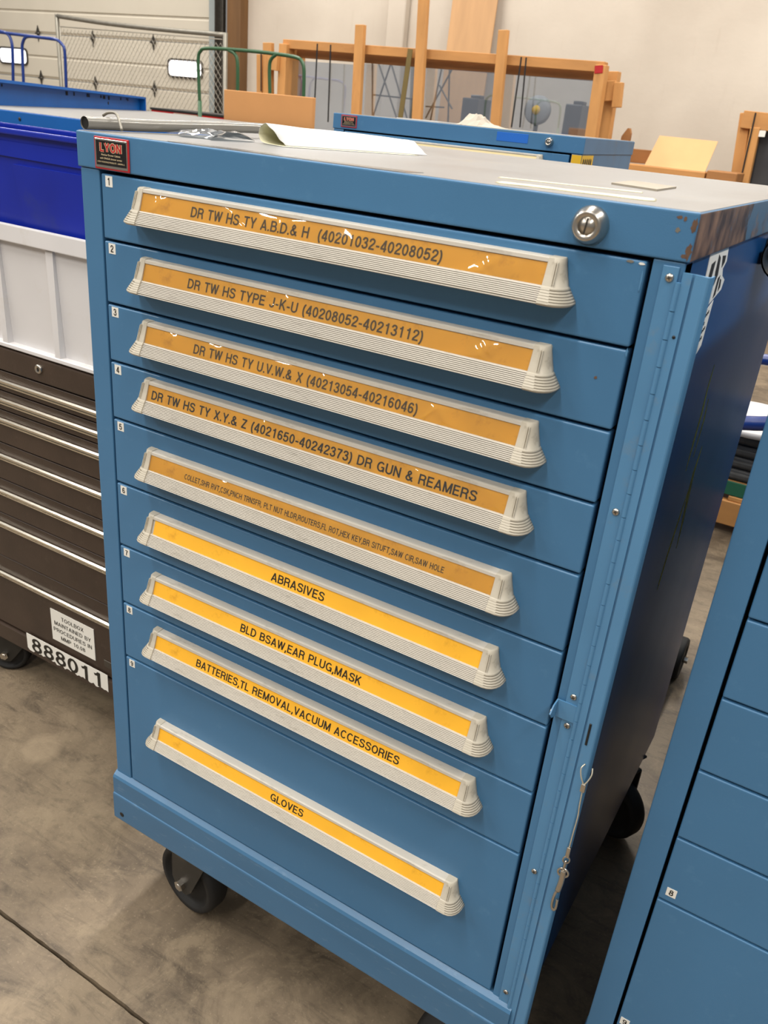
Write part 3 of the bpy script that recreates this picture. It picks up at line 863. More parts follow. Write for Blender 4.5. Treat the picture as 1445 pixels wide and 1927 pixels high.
def badge(root, x0, x1, z0, z1):
    y = -0.002
    bm = bmesh.new()
    add_box(bm, x0, x1, y - 0.0018, y, z0, z1, 0.0006, 1)
    b = obj('badge', bm, 'badge_red', root, 'red edged black maker badge')
    bm = bmesh.new()
    add_box(bm, x0 + 0.0022, x1 - 0.0022, y - 0.0024, y - 0.0016, z0 + 0.0022, z1 - 0.0022, 0.0003, 1); obj('badge_rim', bm, 'chrome', b)
    bm = bmesh.new()
    i0, i1, j0, j1 = x0 + 0.0045, x1 - 0.0040, z0 + 0.0050, z1 - 0.0042
    add_box(bm, i0, i1, y - 0.0028, y - 0.0020, j0, j1)
    hh = (j1 - j0)
    ww = i1 - i0
    grot_bm(bm, 'LYON', (i0 + ww * .14, y - 0.0028, j0 + hh * 0.555), (1, 0, 0), (0, 0, 1), ww * 0.72, hh * 0.36, 0.00015, 2, 0.30)
    grot_bm(bm, 'LYON', (i0 + ww * .14, y - 0.0028, j0 + hh * 0.555), (1, 0, 0), (0, 0, 1), ww * 0.72, hh * 0.36, 0.00030, 1, 0.19)
    for k, (tx, w_) in enumerate((('Modular Drawer Cabinet', 0.64), ('with SINGLE drawer access', 0.74), ('LYON WORKSPACE PRODUCTS   AURORA, IL', 0.92))):
        text_bm(bm, tx, (i0 + ww * (1 - w_) / 2, y - 0.0028, j0 + hh * (0.40 - 0.145 * k)), (1, 0, 0), (0, 0, 1), ww * w_, hh * (0.075 if k < 2 else .06), 0.0003, 0.01, 2)
    no_recalc_obj('badge_face', bm, ['badge_black', 'badge_red', 'badge_cream'], b)

def lock(root, x, z, r=0.0155):
    bm = bmesh.new()
    y = -0.002
    add_lathe(bm, [(r * 1.12, 0), (r * 1.12, 0.002), (r * 1.02, 0.006), (r * 0.86, 0.011), (r * 0.80, 0.0125), (r * 0.72, 0.0128), (r * 0.54, 0.0118), (r * 0.50, 0.0112)], (x, y, z), (0, -1, 0), 32)
    l = obj('lock', bm, 'steel', root, 'round steel cylinder lock')
    bm = bmesh.new()
    add_lathe(bm, [(0, 0.0116), (r * 0.51, 0.0116), (r * 0.51, 0.0108)], (x, y, z), (0, -1, 0), 24)
    add_beam(bm, (x - 0.0012, y - 0.0121, z - r * .42), (x + 0.0006, y - 0.0121, z + r * .44), 0.0016, 0.0006, (0, 1, 0), 0, 1)
    obj('keyway', bm, ['steel', 'steel_dark'], l)

# ---- the near cabinet
DA = 0.840
ZL = [1.2965, 1.216, 1.135, 1.057, 0.975, 0.877, 0.774, 0.673, 0.572, 0.312]
HT = [1.287, 1.205, 1.1270, 1.0500, 0.9510, 0.8530, 0.7530, 0.6575, 0.4810]
TX = [('DR TW HS TY A.B.D.& H  (40201032-40208052)', 0.2038, 0.5322, 'inkfade'),
      ('DR TW HS TYPE J-K-U (40208052-40213112)', 0.1977, 0.5207, 'inkfade'),
      ('DR TW HS TY U.V.W.& X (40213054-40216046)', 0.2062, 0.5236, 'inkfade'),
      ('DR TW HS TY X.Y.& Z (4021650-40242373) DR GUN & REAMERS', 0.1323, 0.6054, 'ink'),
      ('COLLET,SHR RVT,CSK,PNCH TRNSFR, PLT NUT HLDR,ROUTERS,FL ROT,HEX KEY,BR SITUFT,SAW CIR,SAW HOLE', 0.1882, 0.5792, 'ink'),
      ('ABRASIVES', 0.3378, 0.4215, 'ink'), ('BLD BSAW,EAR PLUG,MASK', 0.288, 0.4857, 'ink'),
      ('BATTERIES,TL REMOVAL,VACUUM ACCESSORIES', 0.2063, 0.5529, 'ink'), ('GLOVES', 0.3508, 0.4103, 'ink')]
A = thing('drawer_cabinet', 'nearest blue steel drawer cabinet with nine amber labelled drawers and curled paper on top', 'cabinet')
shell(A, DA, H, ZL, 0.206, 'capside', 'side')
for i in range(9):
    tx = TX[i]
    hgt = 0.0116 if i != 4 else 0.0074
    drawer(A, ZL[i], ZL[i + 1], str(i + 1), HT[i], (tx[0], tx[1], tx[2], 0.0224 if i != 4 else 0.0210, hgt, tx[3]),
           film_on=(i < 5), seed=i + 3, short=(i == 5))
badge(A, 0.0335, 0.0925, 1.2995, 1.3365)
lock(A, 0.6690, 1.3175)
M['rust'] = mat('rust brown', (96, 72, 56), 0.7, var=0.3, scale=60)
def chip(x, z, rx, rz, m, seed, y=-0.0022, n=16, nm='paint_chip'):
    rnd = random.Random(seed); bm = bmesh.new()
    pts = [Vector((x + rx * math.cos(t) * rnd.uniform(.55, 1.1), y, z + rz * math.sin(t) * rnd.uniform(.55, 1.1))) for t in [2 * math.pi * k / n for k in range(n)]]
    add_prism(bm, pts, (0, 0.0004, 0)); obj(nm, bm, m, A)
chip(0.7588, 1.3290, 0.0030, 0.0075, 'rust', 1); chip(0.7590, 1.3080, 0.0028, 0.0080, 'rust', 2); chip(0.7560, 1.3035, 0.0030, 0.0022, 'rust', 3)
chip(0.7455, 1.3345, 0.0030, 0.0018, 'rust', 4); chip(0.7500, 1.3335, 0.0016, 0.0026, 'rust', 5); chip(0.7460, 1.3240, 0.0024, 0.0024, 'galv', 6)
chip(0.7110, 1.2925, 0.0040, 0.0016, 'galv', 7, -0.0016); chip(0.7215, 1.2920, 0.0042, 0.0012, 'white', 8, -0.0016)
chip(0.7240, 1.2780, 0.0010, 0.0120, 'blue_light', 9, -0.0016); chip(0.7010, 1.1830, 0.0018, 0.0018, 'rust', 10, -0.0016, 10)
chip(0.7250, 1.2120, 0.0010, 0.0050, 'blue_light', 11, -0.0016)
# grey sheet on top: wear, plus wall reflection painted in over blue enamel
bm = bmesh.new(); add_box(bm, 0.0012, W - 0.0015, 0.0015, DA - 0.001, H - 0.0002, H + 0.0005, 0.0002, 1)
obj('top_sheet', bm, 'top', A, 'worn grey sheet on the top, wall glare painted into its grey')
# fixed hinge leaf, knuckles, moving leaf, swung-out lock bar
bm = bmesh.new(); add_box(bm, 0.7405, 0.7548, -0.0016, 0.0, 0.215, 1.2940, 0.0004, 1); obj('hinge_leaf', bm, 'blue_light', A)
bm = bmesh.new(); add_cyl(bm, (0, 0, 0), (0, 0, 0.0246), 0.0027, n=14, smooth=False)
KN = mesh_of('knuckle', bm, 'blue_light')
zk = 0.2155
while zk < 1.268:
    o = obj('knuckle', KN, None, A); o.location = (0.7570, -0.0024, zk)
    zk += 0.0254
bm = bmesh.new()
pf = [(0.7590, -0.0010), (0.7590, -0.0034), (0.7676, -0.0052), (0.7680, -0.0036), (0.7700, -0.0036), (0.7702, -0.0066), (0.7818, -0.0104), (0.7832, -0.0098), (0.7842, -0.0070), (0.7844, 0.0060), (0.7828, 0.0060), (0.7824, -0.0060), (0.7700, -0.0010)]
Aa = [bm.verts.new((x, y, 0.215)) for x, y in pf]; Bb = [bm.verts.new((x, y, 1.2905)) for x, y in pf]
for k in range(len(pf)): bm.faces.new((Aa[k], Aa[(k + 1) % len(pf)], Bb[(k + 1) % len(pf)], Bb[k]))
bm.faces.new(Aa); bm.faces.new(Bb)
obj('lock_bar', bm, 'blue_light', A, 'hinged lock bar swung open')
for (x, z) in ((0.7480, 1.2840), (0.7480, 1.0556), (0.7483, 0.8273), (0.7483, 0.7874), (0.7490, 0.5586), (0.7480, 0.3288)):
    screw(A, x, -0.0016, z, 0.0040)
for (x, z, hh) in ((0.7745, 0.7930, 0.030),):
    bm = bmesh.new(); add_box(bm, x - 0.0013, x + 0.0013, -0.0094, -0.0080, z - hh / 2, z + hh / 2, 0.0005, 1); obj('slot', bm, 'black', A)
bm = bmesh.new(); add_lathe(bm, [(0, 0), (0.0016, 0), (0.0016, 0.0006), (0, 0.0006)], (0.7640, -0.0044, 1.2350), (0, -1, 0), 10); obj('bolt_hole', bm, 'black', A)
# hasp bracket on the frame: plate and outstanding ear with an eye
bm = bmesh.new()
add_prism(bm, [(0.7330, -0.0034, 0.8180), (0.7560, -0.0034, 0.8180), (0.7560, -0.0034, 0.7950), (0.7330, -0.0034, 0.7950)], (0, 0.0016, 0))
ear = [(0.7330, -0.0020, 0.8180), (0.7322, -0.0130, 0.8150), (0.7316, -0.0200, 0.8065), (0.7322, -0.0130, 0.7980), (0.7330, -0.0020, 0.7950)]
add_prism(bm, ear, (-0.0016, 0, 0))
hb = obj('hasp', bm, 'blue_light', A)
bm = bmesh.new(); add_lathe(bm, [(0.0018, 0), (0.0040, 0), (0.0042, 0.0010), (0.0018, 0.0012)], (0.7306, -0.0130, 0.8065), (-1, 0, 0), 14); obj('eyelet', bm, 'steel', hb)
# tether: loop, crimp, cable, clip
bm = bmesh.new()
X = 0.7830; Y_ = -0.0125
add_tube(bm, smooth_path([(X - 0.004, Y_ + .003, 0.7540), (X - 0.0062, Y_ - 0.002, 0.7500), (X - 0.004, Y_ - 0.003, 0.7400), (X + 0.0004, Y_ - 0.002, 0.7300)]), 0.0008, 8)
add_tube(bm, smooth_path([(X + 0.0045, Y_ + .006, 0.7500), (X + 0.0060, Y_ + 0.002, 0.7440), (X + 0.0040, Y_ - 0.001, 0.7360), (X + 0.0012, Y_ - 0.002, 0.7300)]), 0.0008, 8)
add_tube(bm, smooth_path([(X + 0.001, Y_ - 0.002, 0.722), (X + 0.0018, Y_ - 0.002, 0.700), (X + 0.0030, Y_ - 0.002, 0.682), (X + 0.0024, Y_ - 0.002, 0.655), (X + 0.0022, Y_ - 0.002, 0.634)]), 0.0008, 8)
th = obj('tether', bm, 'wire', A, 'thin wire lanyard with clip')
bm = bmesh.new(); add_box(bm, X - 0.0018, X + 0.0038, Y_ - 0.0042, Y_ + 0.0002, 0.7200, 0.7310, 0.0010, 2)
add_box(bm, X + 0.0000, X + 0.0046, Y_ - 0.0040, Y_ + 0.0000, 0.6180, 0.6340, 0.0010, 2); obj('crimp', bm, 'steel', th)
bm = bmesh.new()
def ring(bm, c, rx, rz, tr, ax=0.0):
    pts = [(c[0] + rx * math.cos(t) * math.cos(ax), c[1] + rx * math.cos(t) * math.sin(ax), c[2] + rz * math.sin(t)) for t in [2 * math.pi * k / 18 for k in range(19)]]
    add_tube(bm, pts, tr, 8, cap=False)
cx, cy = X + 0.0022, Y_ - 0.002
ring(bm, (cx, cy, 0.6135), 0.0038, 0.0052, 0.0011, 0.3)
ring(bm, (cx, cy, 0.6040), 0.0022, 0.0080, 0.0013, 1.5)
ring(bm, (cx, cy, 0.5925), 0.0062, 0.0066, 0.0014, 0.1)
add_tube(bm, smooth_path([(cx, cy, 0.597), (cx + .0005, cy, 0.585), (cx, cy, 0.572), (cx - 0.001, cy, 0.5620)]), 0.0036, 10, rad=None)
add_tube(bm, smooth_path([(cx - 0.001, cy, 0.564), (cx - 0.0036, cy, 0.552), (cx - 0.0040, cy, 0.536), (cx - 0.0012, cy, 0.5285), (cx + 0.0016, cy, 0.533), (cx + 0.0012, cy, 0.548)]), 0.0017, 8)
obj('clip', bm, 'steel', th)
# marks on the right side
SX = W - 0.003
bm = bmesh.new()
def sideq(pts, t=0.0004): add_prism(bm, [(SX, y, z) for y, z in pts], (t, 0, 0))
sideq([(0.100, 1.2975), (0.192, 1.2975), (0.200, 1.283), (0.188, 1.276), (0.196, 1.268), (0.215, 1.262), (0.210, 1.252), (0.160, 1.243), (0.120, 1.240), (0.105, 1.262)])
st = obj('torn_sticker', bm, 'white', A, 'torn black and white sticker')
bm = bmesh.new()
def sideq2(pts): add_prism(bm, [(SX + 0.0004, y, z) for y, z in pts], (0.0003, 0, 0))
for q in ([(0.118, 1.287), (0.135, 1.289), (0.133, 1.270), (0.116, 1.268)], [(0.146, 1.294), (0.158, 1.290), (0.166, 1.272), (0.156, 1.262), (0.148, 1.276)],
          [(0.168, 1.291), (0.186, 1.290), (0.188, 1.283), (0.178, 1.278)], [(0.172, 1.268), (0.182, 1.270), (0.180, 1.250), (0.170, 1.247)],
          [(0.186, 1.266), (0.194, 1.264), (0.198, 1.256), (0.190, 1.252)], [(0.142, 1.262), (0.152, 1.256), (0.146, 1.246), (0.136, 1.247)]):
    sideq2(q)
obj('print', bm, 'ink', st)
bm = bmesh.new(); sideq([(0.098, 1.222), (0.180, 1.244), (0.174, 1.196), (0.098, 1.168)])
st = obj('side_label', bm, 'white', A, 'small white printed label')
bm = bmesh.new()
for k, (l0, l1) in enumerate(((0.140, 0.172), (0.130, 0.160), (0.130, 0.172), (0.130, 0.166), (0.130, 0.150))):
    z = 1.2230 - 0.0085 * k
    for q in range(int((l1 - l0) / 0.005)):
        y = l0 + q * 0.005
        sideq2([(y, z + (y - .13) * .25), (y + 0.0036, z + (y - .13) * .25), (y + 0.0036, z + 0.0035 + (y - .13) * .25), (y, z + 0.0035 + (y - .13) * .25)])
obj('print', bm, 'ink', st)
bm = bmesh.new()
def streak(pts, w_):
    L_ = [(y - w_ * math.sin(math.pi * k / (len(pts) - 1)), z) for k, (y, z) in enumerate(pts)]
    R_ = [(y + w_ * math.sin(math.pi * k / (len(pts) - 1)), z) for k, (y, z) in enumerate(pts)]
    sideq(L_[:-1] + [pts[-1]] + R_[1:-1][::-1], 0.0003)
streak([(0.305, 1.150), (0.300, 1.12), (0.305, 1.085), (0.300, 1.045), (0.298, 1.01)], 0.0036)
streak([(0.330, 1.10), (0.338, 1.07), (0.330, 1.02)], 0.0030)
streak([(0.385, 1.02), (0.372, 0.985), (0.378, 0.95), (0.392, 0.90), (0.40, 0.855)], 0.0085)
streak([(0.372, 0.97), (0.350, 0.92), (0.330, 0.87), (0.320, 0.83)], 0.0045)
streak([(0.345, 0.90), (0.330, 0.86), (0.322, 0.82)], 0.0022)
obj('paint_scrape', bm, 'scrape', A, 'yellow green paint scrapes')
# flared pull on the side
bm = bmesh.new()
add_tube(bm, [(0.7930, 0.43, 1.272), (0.7930, 0.47, 1.272), (0.7930, 0.56, 1.272)], 0.030, 24, cap=False, rad=[0.0305, 0.029, 0.029])
add_tube(bm, [(0.7930, 0.56, 1.272), (0.7930, 0.47, 1.272), (0.7930, 0.43, 1.272)], 0.027, 24, cap=False, rad=[0.027, 0.027, 0.0285])
add_box(bm, 0.7590, 0.770, 0.47, 0.55, 1.255, 1.289, 0.001, 1)
obj('side_pull', bm, 'steel_dark', A, 'dull metal sleeve on the side')
caster(A, 0.150, 0.062, -0.12, R=0.072)
caster(A, 0.665, 0.110, 1.2)
caster(A, 0.120, 0.740, 0.2)
caster(A, 0.700, 0.745, 2.7, R=0.072)

# ---- things on the near cabinet
T = H + 0.0005
# curled paper
bm = bmesh.new()
ax = Vector((0.377, 0.926, 0)).normalized(); pp = Vector((-0.926, 0.377, 0)).normalized()
sec = smooth_path([(0.002, 0.0012, 0), (0.014, 0.0100, 0), (0.030, 0.0230, 0), (0.046, 0.0290, 0), (0.060, 0.0235, 0), (0.066, 0.0130, 0), (0.058, 0.0035, 0), (0.040, 0.0009, 0), (0.010, 0.0007, 0), (-0.020, 0.0006, 0)], 5)
O = Vector((0.176, 0.196, T))
rows = []
for k in range(23):
    s = k / 22
    fall = 1 - 0.25 * s
    row = []
    for i, q in enumerate(sec):
        front = max(0, 1 - i / 12)
        sk = 0.028 * (1 - front) * (-1 if k == 0 else -1) * (1 - s)
        row.append(bm.verts.new(O + ax * (s * 0.245 + sk * 0.4 - 0.03 * (i / len(sec)) * (s)) + pp * (q.x * 0.86 * (1 - 0.10 * s)) + Vector((0, 0, q.y * 0.88 * fall + 0.0006 * math.sin(9 * s + i)*(q.y>0.004)))))
    rows.append(row)
for a, b in zip(rows, rows[1:]):
    for i in range(len(a) - 1):
        f = bm.faces.new((a[i], a[i + 1], b[i + 1], b[i])); f.smooth = True; f.material_index = 0
m_p = M['paper']
o = solo('curled_paper', bm, ['paper', 'paper_in'], 'white sheet of paper curled over on top of the nearest cabinet', 'paper')
sol = o.modifiers.new('thickness', 'SOLIDIFY'); sol.thickness = 0.0003; sol.offset = 0; sol.material_offset = 1
# grey tube along the left edge of the top
tb = thing('vinyl_tube', 'glossy grey tube lying along left edge of the nearest cabinet top', 'tube', (0.02, 0.25, T))
pts = smooth_path([(0.010, 0.004, 1.3490), (0.013, 0.12, 1.3500), (0.018, 0.25, 1.3535), (0.022, 0.34, 1.3545), (0.030, 0.46, 1.3505), (0.045, 0.56, 1.3495)], 8)
bm = bmesh.new(); add_tube(bm, pts, 0.0076, 18, cap=False)
obj('tube_wall', place(tb, bm), 'tube', tb)
bm = bmesh.new(); add_cyl(bm, Vector(pts[0]) + Vector((0, 0.002, 0)), Vector(pts[0]) + Vector((0, 0.004, 0)), 0.0071, n=18); obj('bore', place(tb, bm), 'black', tb)
bm = bmesh.new()
add_tube(bm, smooth_path([(-0.002, 0.045, 1.3580), (0.006, 0.046, 1.3618), (0.018, 0.047, 1.3622), (0.028, 0.043, 1.3560), (0.040, 0.036, 1.3440)]), 0.0018, 8)
solo('wire_hook', bm, 'galv', 'bent grey wire hooked over the tube on the nearest cabinet', 'hook')
# clear bag scrap
bm = bmesh.new()
rnd = random.Random(4)
g = []
for i in range(15):
    r_ = []
    for j in range(9):
        x = -0.0 + 0.085 * i / 14; y = 0.125 + 0.085 * j / 8 + 0.012 * math.sin(i * .7)
        hgt = (0.0035 + 0.009 * abs(math.sin(i * 0.9 + j * 1.7)) * rnd.uniform(.4, 1)) * math.sin(math.pi * (j + .3) / 8.6)
        if i > 11: hgt += 0.004 * math.sin(math.pi * j / 8)
        r_.append(bm.verts.new((x + 0.018 + y * 0.05, y, T + 0.0006 + abs(hgt))))
    g.append(r_)
for i in range(14):
    for j in range(8):
        f = bm.faces.new((g[i][j], g[i + 1][j], g[i + 1][j + 1], g[i][j + 1])); f.smooth = True
solo('plastic_scrap', bm, 'bag', 'crumpled scrap of clear bluish plastic on the nearest cabinet by the tube', 'plastic')
# tape and tab
def flat_patch(name, poly, h, m, label, cat, rag=0.0, n=10):
    rnd = random.Random(len(label)); pts = []
    for k in range(len(poly)):
        a, b = Vector(poly[k]), Vector(poly[(k + 1) % len(poly)])
        for q in range(n):
            p = a.lerp(b, q / n)
            pts.append(Vector((p.x + rnd.uniform(-rag, rag), p.y + rnd.uniform(-rag, rag), T)))
    bm = bmesh.new(); add_prism(bm, pts, (0, 0, h))
    return solo(name, bm, m, label, cat)
flat_patch('tape_strip', [(0.523, 0.112), (0.665, 0.165), (0.660, 0.182), (0.520, 0.128)], 0.0006, 'tape', 'long cream tape strip left on top of the nearest cabinet', 'tape', 0.0015)
flat_patch('tape_strip', [(0.560, 0.024), (0.706, 0.050), (0.700, 0.090), (0.630, 0.066), (0.556, 0.052)], 0.0009, 'tape', 'ragged cream tape strip at the front edge above the steel lock', 'tape', 0.003)
flat_patch('card_tab', [(0.601, 0.263), (0.662, 0.236), (0.655, 0.355), (0.592, 0.385)], 0.0022, 'tab', 'square grey brown card lying near right corner of the nearest cabinet', 'card')
flat_patch('clear_tape', [(0.15, 0.002), (0.47, 0.002), (0.475, 0.034), (0.30, 0.028), (0.16, 0.024)], 0.0004, 'bag', 'clear tape along front edge of the nearest cabinet top', 'tape', 0.001)

# ---- the cabinet behind
HB = 1.382
B = thing('drawer_cabinet', 'blue drawer cabinet behind the nearest one, with blue tape and a rag on top', 'cabinet', (-0.645, 1.506, 0), math.radians(5.75))
zlB = [HB - 0.0435, HB - 0.185, HB - 0.285, HB - 0.385, HB - 0.485, HB - 0.60, HB - 0.72, HB - 0.84, 0.312]
shell(B, 0.72, HB, zlB, 0.206, 'scuffed', 'scuffed')
for i in range(len(zlB) - 1):
    if i == 0:
        drawer(B, zlB[0], zlB[1], None, HB - 0.052, ('A.B.C.D. 1 2.L (40201024-40204052)', 0.20, 0.44, 0.0225, 0.010, 'inkfade'), card=card_mesh(0.0, 'cream'))
    else:
        drawer(B, zlB[i], zlB[i + 1], None, zlB[i] - 0.02)
badge(B, 0.028, 0.080, HB - 0.036, HB - 0.003)
lock(B, 0.665, HB - 0.019, 0.0105)
bm = bmesh.new(); add_box(bm, 0.004, W - 0.002, 0.0015, 0.716, HB - 0.0002, HB + 0.001, 0.0004, 1); obj('top_sheet', bm, 'top', B)
bm = bmesh.new(); add_box(bm, 0.515, 0.605, -0.0028, -0.0019, HB - 0.029, HB - 0.006, 0.0003, 1); obj('blue_tape', bm, 'blue_tape', B, 'bright blue tape strip')
bm = bmesh.new()
add_box(bm, W - 0.0035, W - 0.0022, 0.004, 0.140, HB - 0.105, HB - 0.044, 0.0003, 1)
add_box(bm, W - 0.030, W - 0.003, -0.0012, -0.0004, HB - 0.105, HB - 0.044, 0.0003, 1)
for k in range(5):
    a = 0.02 + 0.022 * k
    add_prism(bm, [(W - 0.0022, a, HB - 0.052), (W - 0.0022, a + 0.012, HB - 0.056), (W - 0.0022, a + 0.009, HB - 0.075 - .006 * (k % 2)), (W - 0.0022, a - 0.003, HB - 0.070)], (0.0006, 0, 0), 1)
add_prism(bm, [(W - 0.0018, 0.03, HB - 0.080), (W - 0.0018, 0.11, HB - 0.082), (W - 0.0018, 0.09, HB - 0.096), (W - 0.0018, 0.04, HB - 0.094)], (0.0006, 0, 0), 2)
obj('warning_tag', bm, ['yellow', 'ink', 'galv'], B, 'worn yellow tag on the corner')
for x, y in ((0.1, 0.1), (0.66, 0.1), (0.1, 0.62), (0.66, 0.62)): caster(B, x, y, 0.4 + x)
# loose things on it
Bm = Matrix.Translation((-0.645, 1.506, HB + 0.001)) @ Matrix.Rotation(math.radians(5.75), 4, 'Z')
bm = bmesh.new()
t = bmesh.new(); add_prism(t, [(0.16, 0.10, 0.0), (0.33, 0.02, 0.0), (0.37, 0.10, 0.0), (0.22, 0.20, 0.0)], (0, 0, 0.003)); join(bm, t, 0, Bm)
solo('paper_sheet', bm, 'paper', 'flat white paper on the second blue cabinet', 'paper')
bm = bmesh.new(); rnd = random.Random(9); g = []
for i in range(13):
    r_ = []
    for j in range(9):
        u, v = i / 12, j / 8
        env = math.sin(math.pi * v) * (math.sin(math.pi * min(1, u * 1.6)) ** .7 if u < .62 else 0.28 * (1 - (u - .62) / .38))
        r_.append(bm.verts.new(Bm @ Vector((0.37 + 0.13 * u, 0.05 + 0.12 * v, 0.001 + 0.042 * env * rnd.uniform(0.6, 1.1)))))
    g.append(r_)
for i in range(12):
    for j in range(8):
        bm.faces.new((g[i][j], g[i + 1][j], g[i + 1][j + 1], g[i][j + 1]))
solo('rag', bm, 'rag', 'crumpled beige rag on the second blue cabinet', 'rag')
bm = bmesh.new(); t = bmesh.new(); add_prism(t, [(0.42, 0.004, 0), (0.62, 0.004, 0), (0.61, 0.03, 0), (0.50, 0.035, 0), (0.43, 0.025, 0)], (0, 0, 0.0008)); join(bm, t, 0, Bm)
solo('tape_strip', bm, 'tape', 'pale tape strip on front edge of the second blue cabinet', 'tape')

# ---- the cabinet at the right
Cc = thing('drawer_cabinet', 'blue drawer cabinet cut off by right edge of the photo, numbered 8 at its side', 'cabinet', (0.849, 0.060, 0))
ZC = [1.2965, 1.237, 1.140, 1.040, 0.958, 0.857, 0.756, 0.653, 0.551, 0.256]
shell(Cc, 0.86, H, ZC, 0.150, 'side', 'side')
for i in range(9):
    if i == 7: drawer(Cc, ZC[i], ZC[i + 1], '8', num_at=(A0 + 0.0095, 0.5745))
    elif i == 8: drawer(Cc, ZC[i], ZC[i + 1], '9', num_at=(A0 + 0.005, 0.3255))
    else: drawer(Cc, ZC[i], ZC[i + 1])
Cd = thing('drawer_cabinet', 'unseen blue cabinet added behind the right one, darkening the reflection in the side panel', 'cabinet', (0.853, 0.955, 0))  # unseen; inferred from the dark reflection, added to keep bright floor out of it
shell(Cd, 0.62, H, ZC, 0.150, 'side', 'side')
for i in range(9): drawer(Cd, ZC[i], ZC[i + 1])
for x, y in ((0.1, 0.12), (0.66, 0.12), (0.1, 0.50), (0.66, 0.50)): caster(Cd, x, y, 0.9 + x, z_top=0.151, R=0.055, wdt=0.036)
for x, y in ((0.1, 0.12), (0.66, 0.12), (0.1, 0.68), (0.66, 0.68)): caster(Cc, x, y, 0.9 + x, z_top=0.151, R=0.055, wdt=0.036)

# ------------------------------------------------------------------ brown tool chest
DX0, DX1, DY0, DY1 = -1.22, -0.17, 0.28, 0.78
TC = thing('tool_chest', 'brown rolling tool chest with chrome drawer rails, left of the nearest cabinet', 'cabinet', (-0.69, 0.53, 0))
bm = bmesh.new()
add_box(bm, DX0, DX1, DY0 + 0.012, DY1, 0.141, 0.895, 0.004, 2)
obj('body', place(TC, bm), 'brown', TC)
bm = bmesh.new(); add_box(bm, DX0 + 0.001, DX1 - 0.001, DY0 + 0.001, DY0 + 0.014, 0.846, 0.894, 0.003, 2)
obj('upper_rail', place(TC, bm), 'brown', TC)
bm = bmesh.new()
pf = [(DY0 + 0.014, 0.186), (DY0 - 0.004, 0.183), (DY0 - 0.004, 0.143), (DY0 + 0.014, 0.141)]
Aa = [bm.verts.new((DX0 - .001, y, z)) for y, z in pf]; Bb = [bm.verts.new((DX1 + .001, y, z)) for y, z in pf]
for k in range(4): bm.faces.new((Aa[k], Aa[(k + 1) % 4], Bb[(k + 1) % 4], Bb[k]))
bm.faces.new(Aa); bm.faces.new(Bb)
obj('skirt', place(TC, bm), 'brown', TC)
dl = [(0.843, 0.819, 0.800), (0.798, 0.777, 0.756), (0.754, 0.731, 0.678), (0.676, 0.645, 0.588), (0.586, 0.556, 0.500), (0.498, 0.471, 0.383), (0.381, 0.334, 0.190)]
bm = bmesh.new(); add_box(bm, DX0 + 0.01, DX1 - 0.01, DY0 + 0.010, DY0 + 0.0135, 0.186, 0.846); obj('reveal', place(TC, bm), 'inside', TC)
for zt, zr, zb_ in dl:
    bm = bmesh.new()
    add_box(bm, DX0 + 0.012, DX1 - 0.012, DY0 + 0.0005, DY0 + 0.010, zb_ + 0.001, zr - 0.003, 0.0015, 1)
    add_box(bm, DX0 + 0.012, DX1 - 0.012, DY0 + 0.004, DY0 + 0.010, zr - 0.003, zt - 0.001, 0.001, 1)
    d = obj('drawer', place(TC, bm), 'brown', TC)
    bm = bmesh.new()
    pf = [(DY0 + 0.004, zr + 0.006), (DY0 - 0.003, zr + 0.0075), (DY0 - 0.007, zr + 0.005), (DY0 - 0.0072, zr + 0.001), (DY0 - 0.002, zr - 0.0005), (DY0 - 0.001, zr - 0.0025), (DY0 - 0.0046, zr - 0.0035), (DY0 - 0.0046, zr - 0.0062), (DY0 + 0.0015, zr - 0.0072), (DY0 + 0.004, zr)]
    Aa = [bm.verts.new((DX0 + 0.012, y, z)) for y, z in pf]; Bb = [bm.verts.new((DX1 - 0.012, y, z)) for y, z in pf]
    for k in range(len(pf)): bm.faces.new((Aa[k], Aa[(k + 1) % len(pf)], Bb[(k + 1) % len(pf)], Bb[k]))
    bm.faces.new(Aa); bm.faces.new(Bb)
    obj('drawer_rail', place(TC, bm), 'chrome', d, 'chrome pull rail')
bm = bmesh.new(); add_lathe(bm, [(0.0095, 0), (0.0095, 0.003), (0.008, 0.005), (0.006, 0.0052), (0.005, 0.0042), (0, 0.0042)], (-0.4800, DY0 + 0.001, 0.8740), (0, -1, 0), 20)
add_beam(bm, (-0.4795, DY0 - 0.0042, 0.870), (-0.4805, DY0 - 0.0042, 0.878), 0.002, 0.0005, (0, 1, 0), 0, 1)
obj('lock', place(TC, bm), ['steel', 'black'], TC)
# notice, plate
bm = bmesh.new()
add_box(bm, -0.5150, -0.3730, DY0 - 0.0008, DY0 + 0.0008, 0.2180, 0.3020)
for k, (tx, x0, x1) in enumerate((('TOOLBOX', -0.4790, -0.4060), ('MAINTAINED BY', -0.5040, -0.3840), ('PROCEDURES IN', -0.5080, -0.3820), ('MMP 10.08', -0.4850, -0.4050))):
    grot_bm(bm, tx, (x0, DY0 - 0.0008, 0.2810 - 0.0180 * k), (1, 0, 0), (0, 0, 1), x1 - x0, 0.0105, 0.0004, 1, 0.13)
o = no_recalc_obj('notice', place(TC, bm), ['white', 'ink'], TC); o['label'] = 'white printed notice'
bm = bmesh.new()
rnd = random.Random(3)
top = [(-0.606 + 0.274 * k / 16, 0.1985) for k in range(17)]
bot = [(-0.332 - 0.274 * k / 40, 0.1500 + rnd.uniform(0, 0.0075)) for k in range(41)]
add_prism(bm, [(x, DY0 - 0.0050, z) for x, z in top + bot], (0, 0.0008, 0))
grot_bm(bm, '888011', (-0.589, DY0 - 0.0050, 0.1545), (1, 0, 0), (0, 0, 1), 0.243, 0.0390, 0.0005, 1, 0.15)
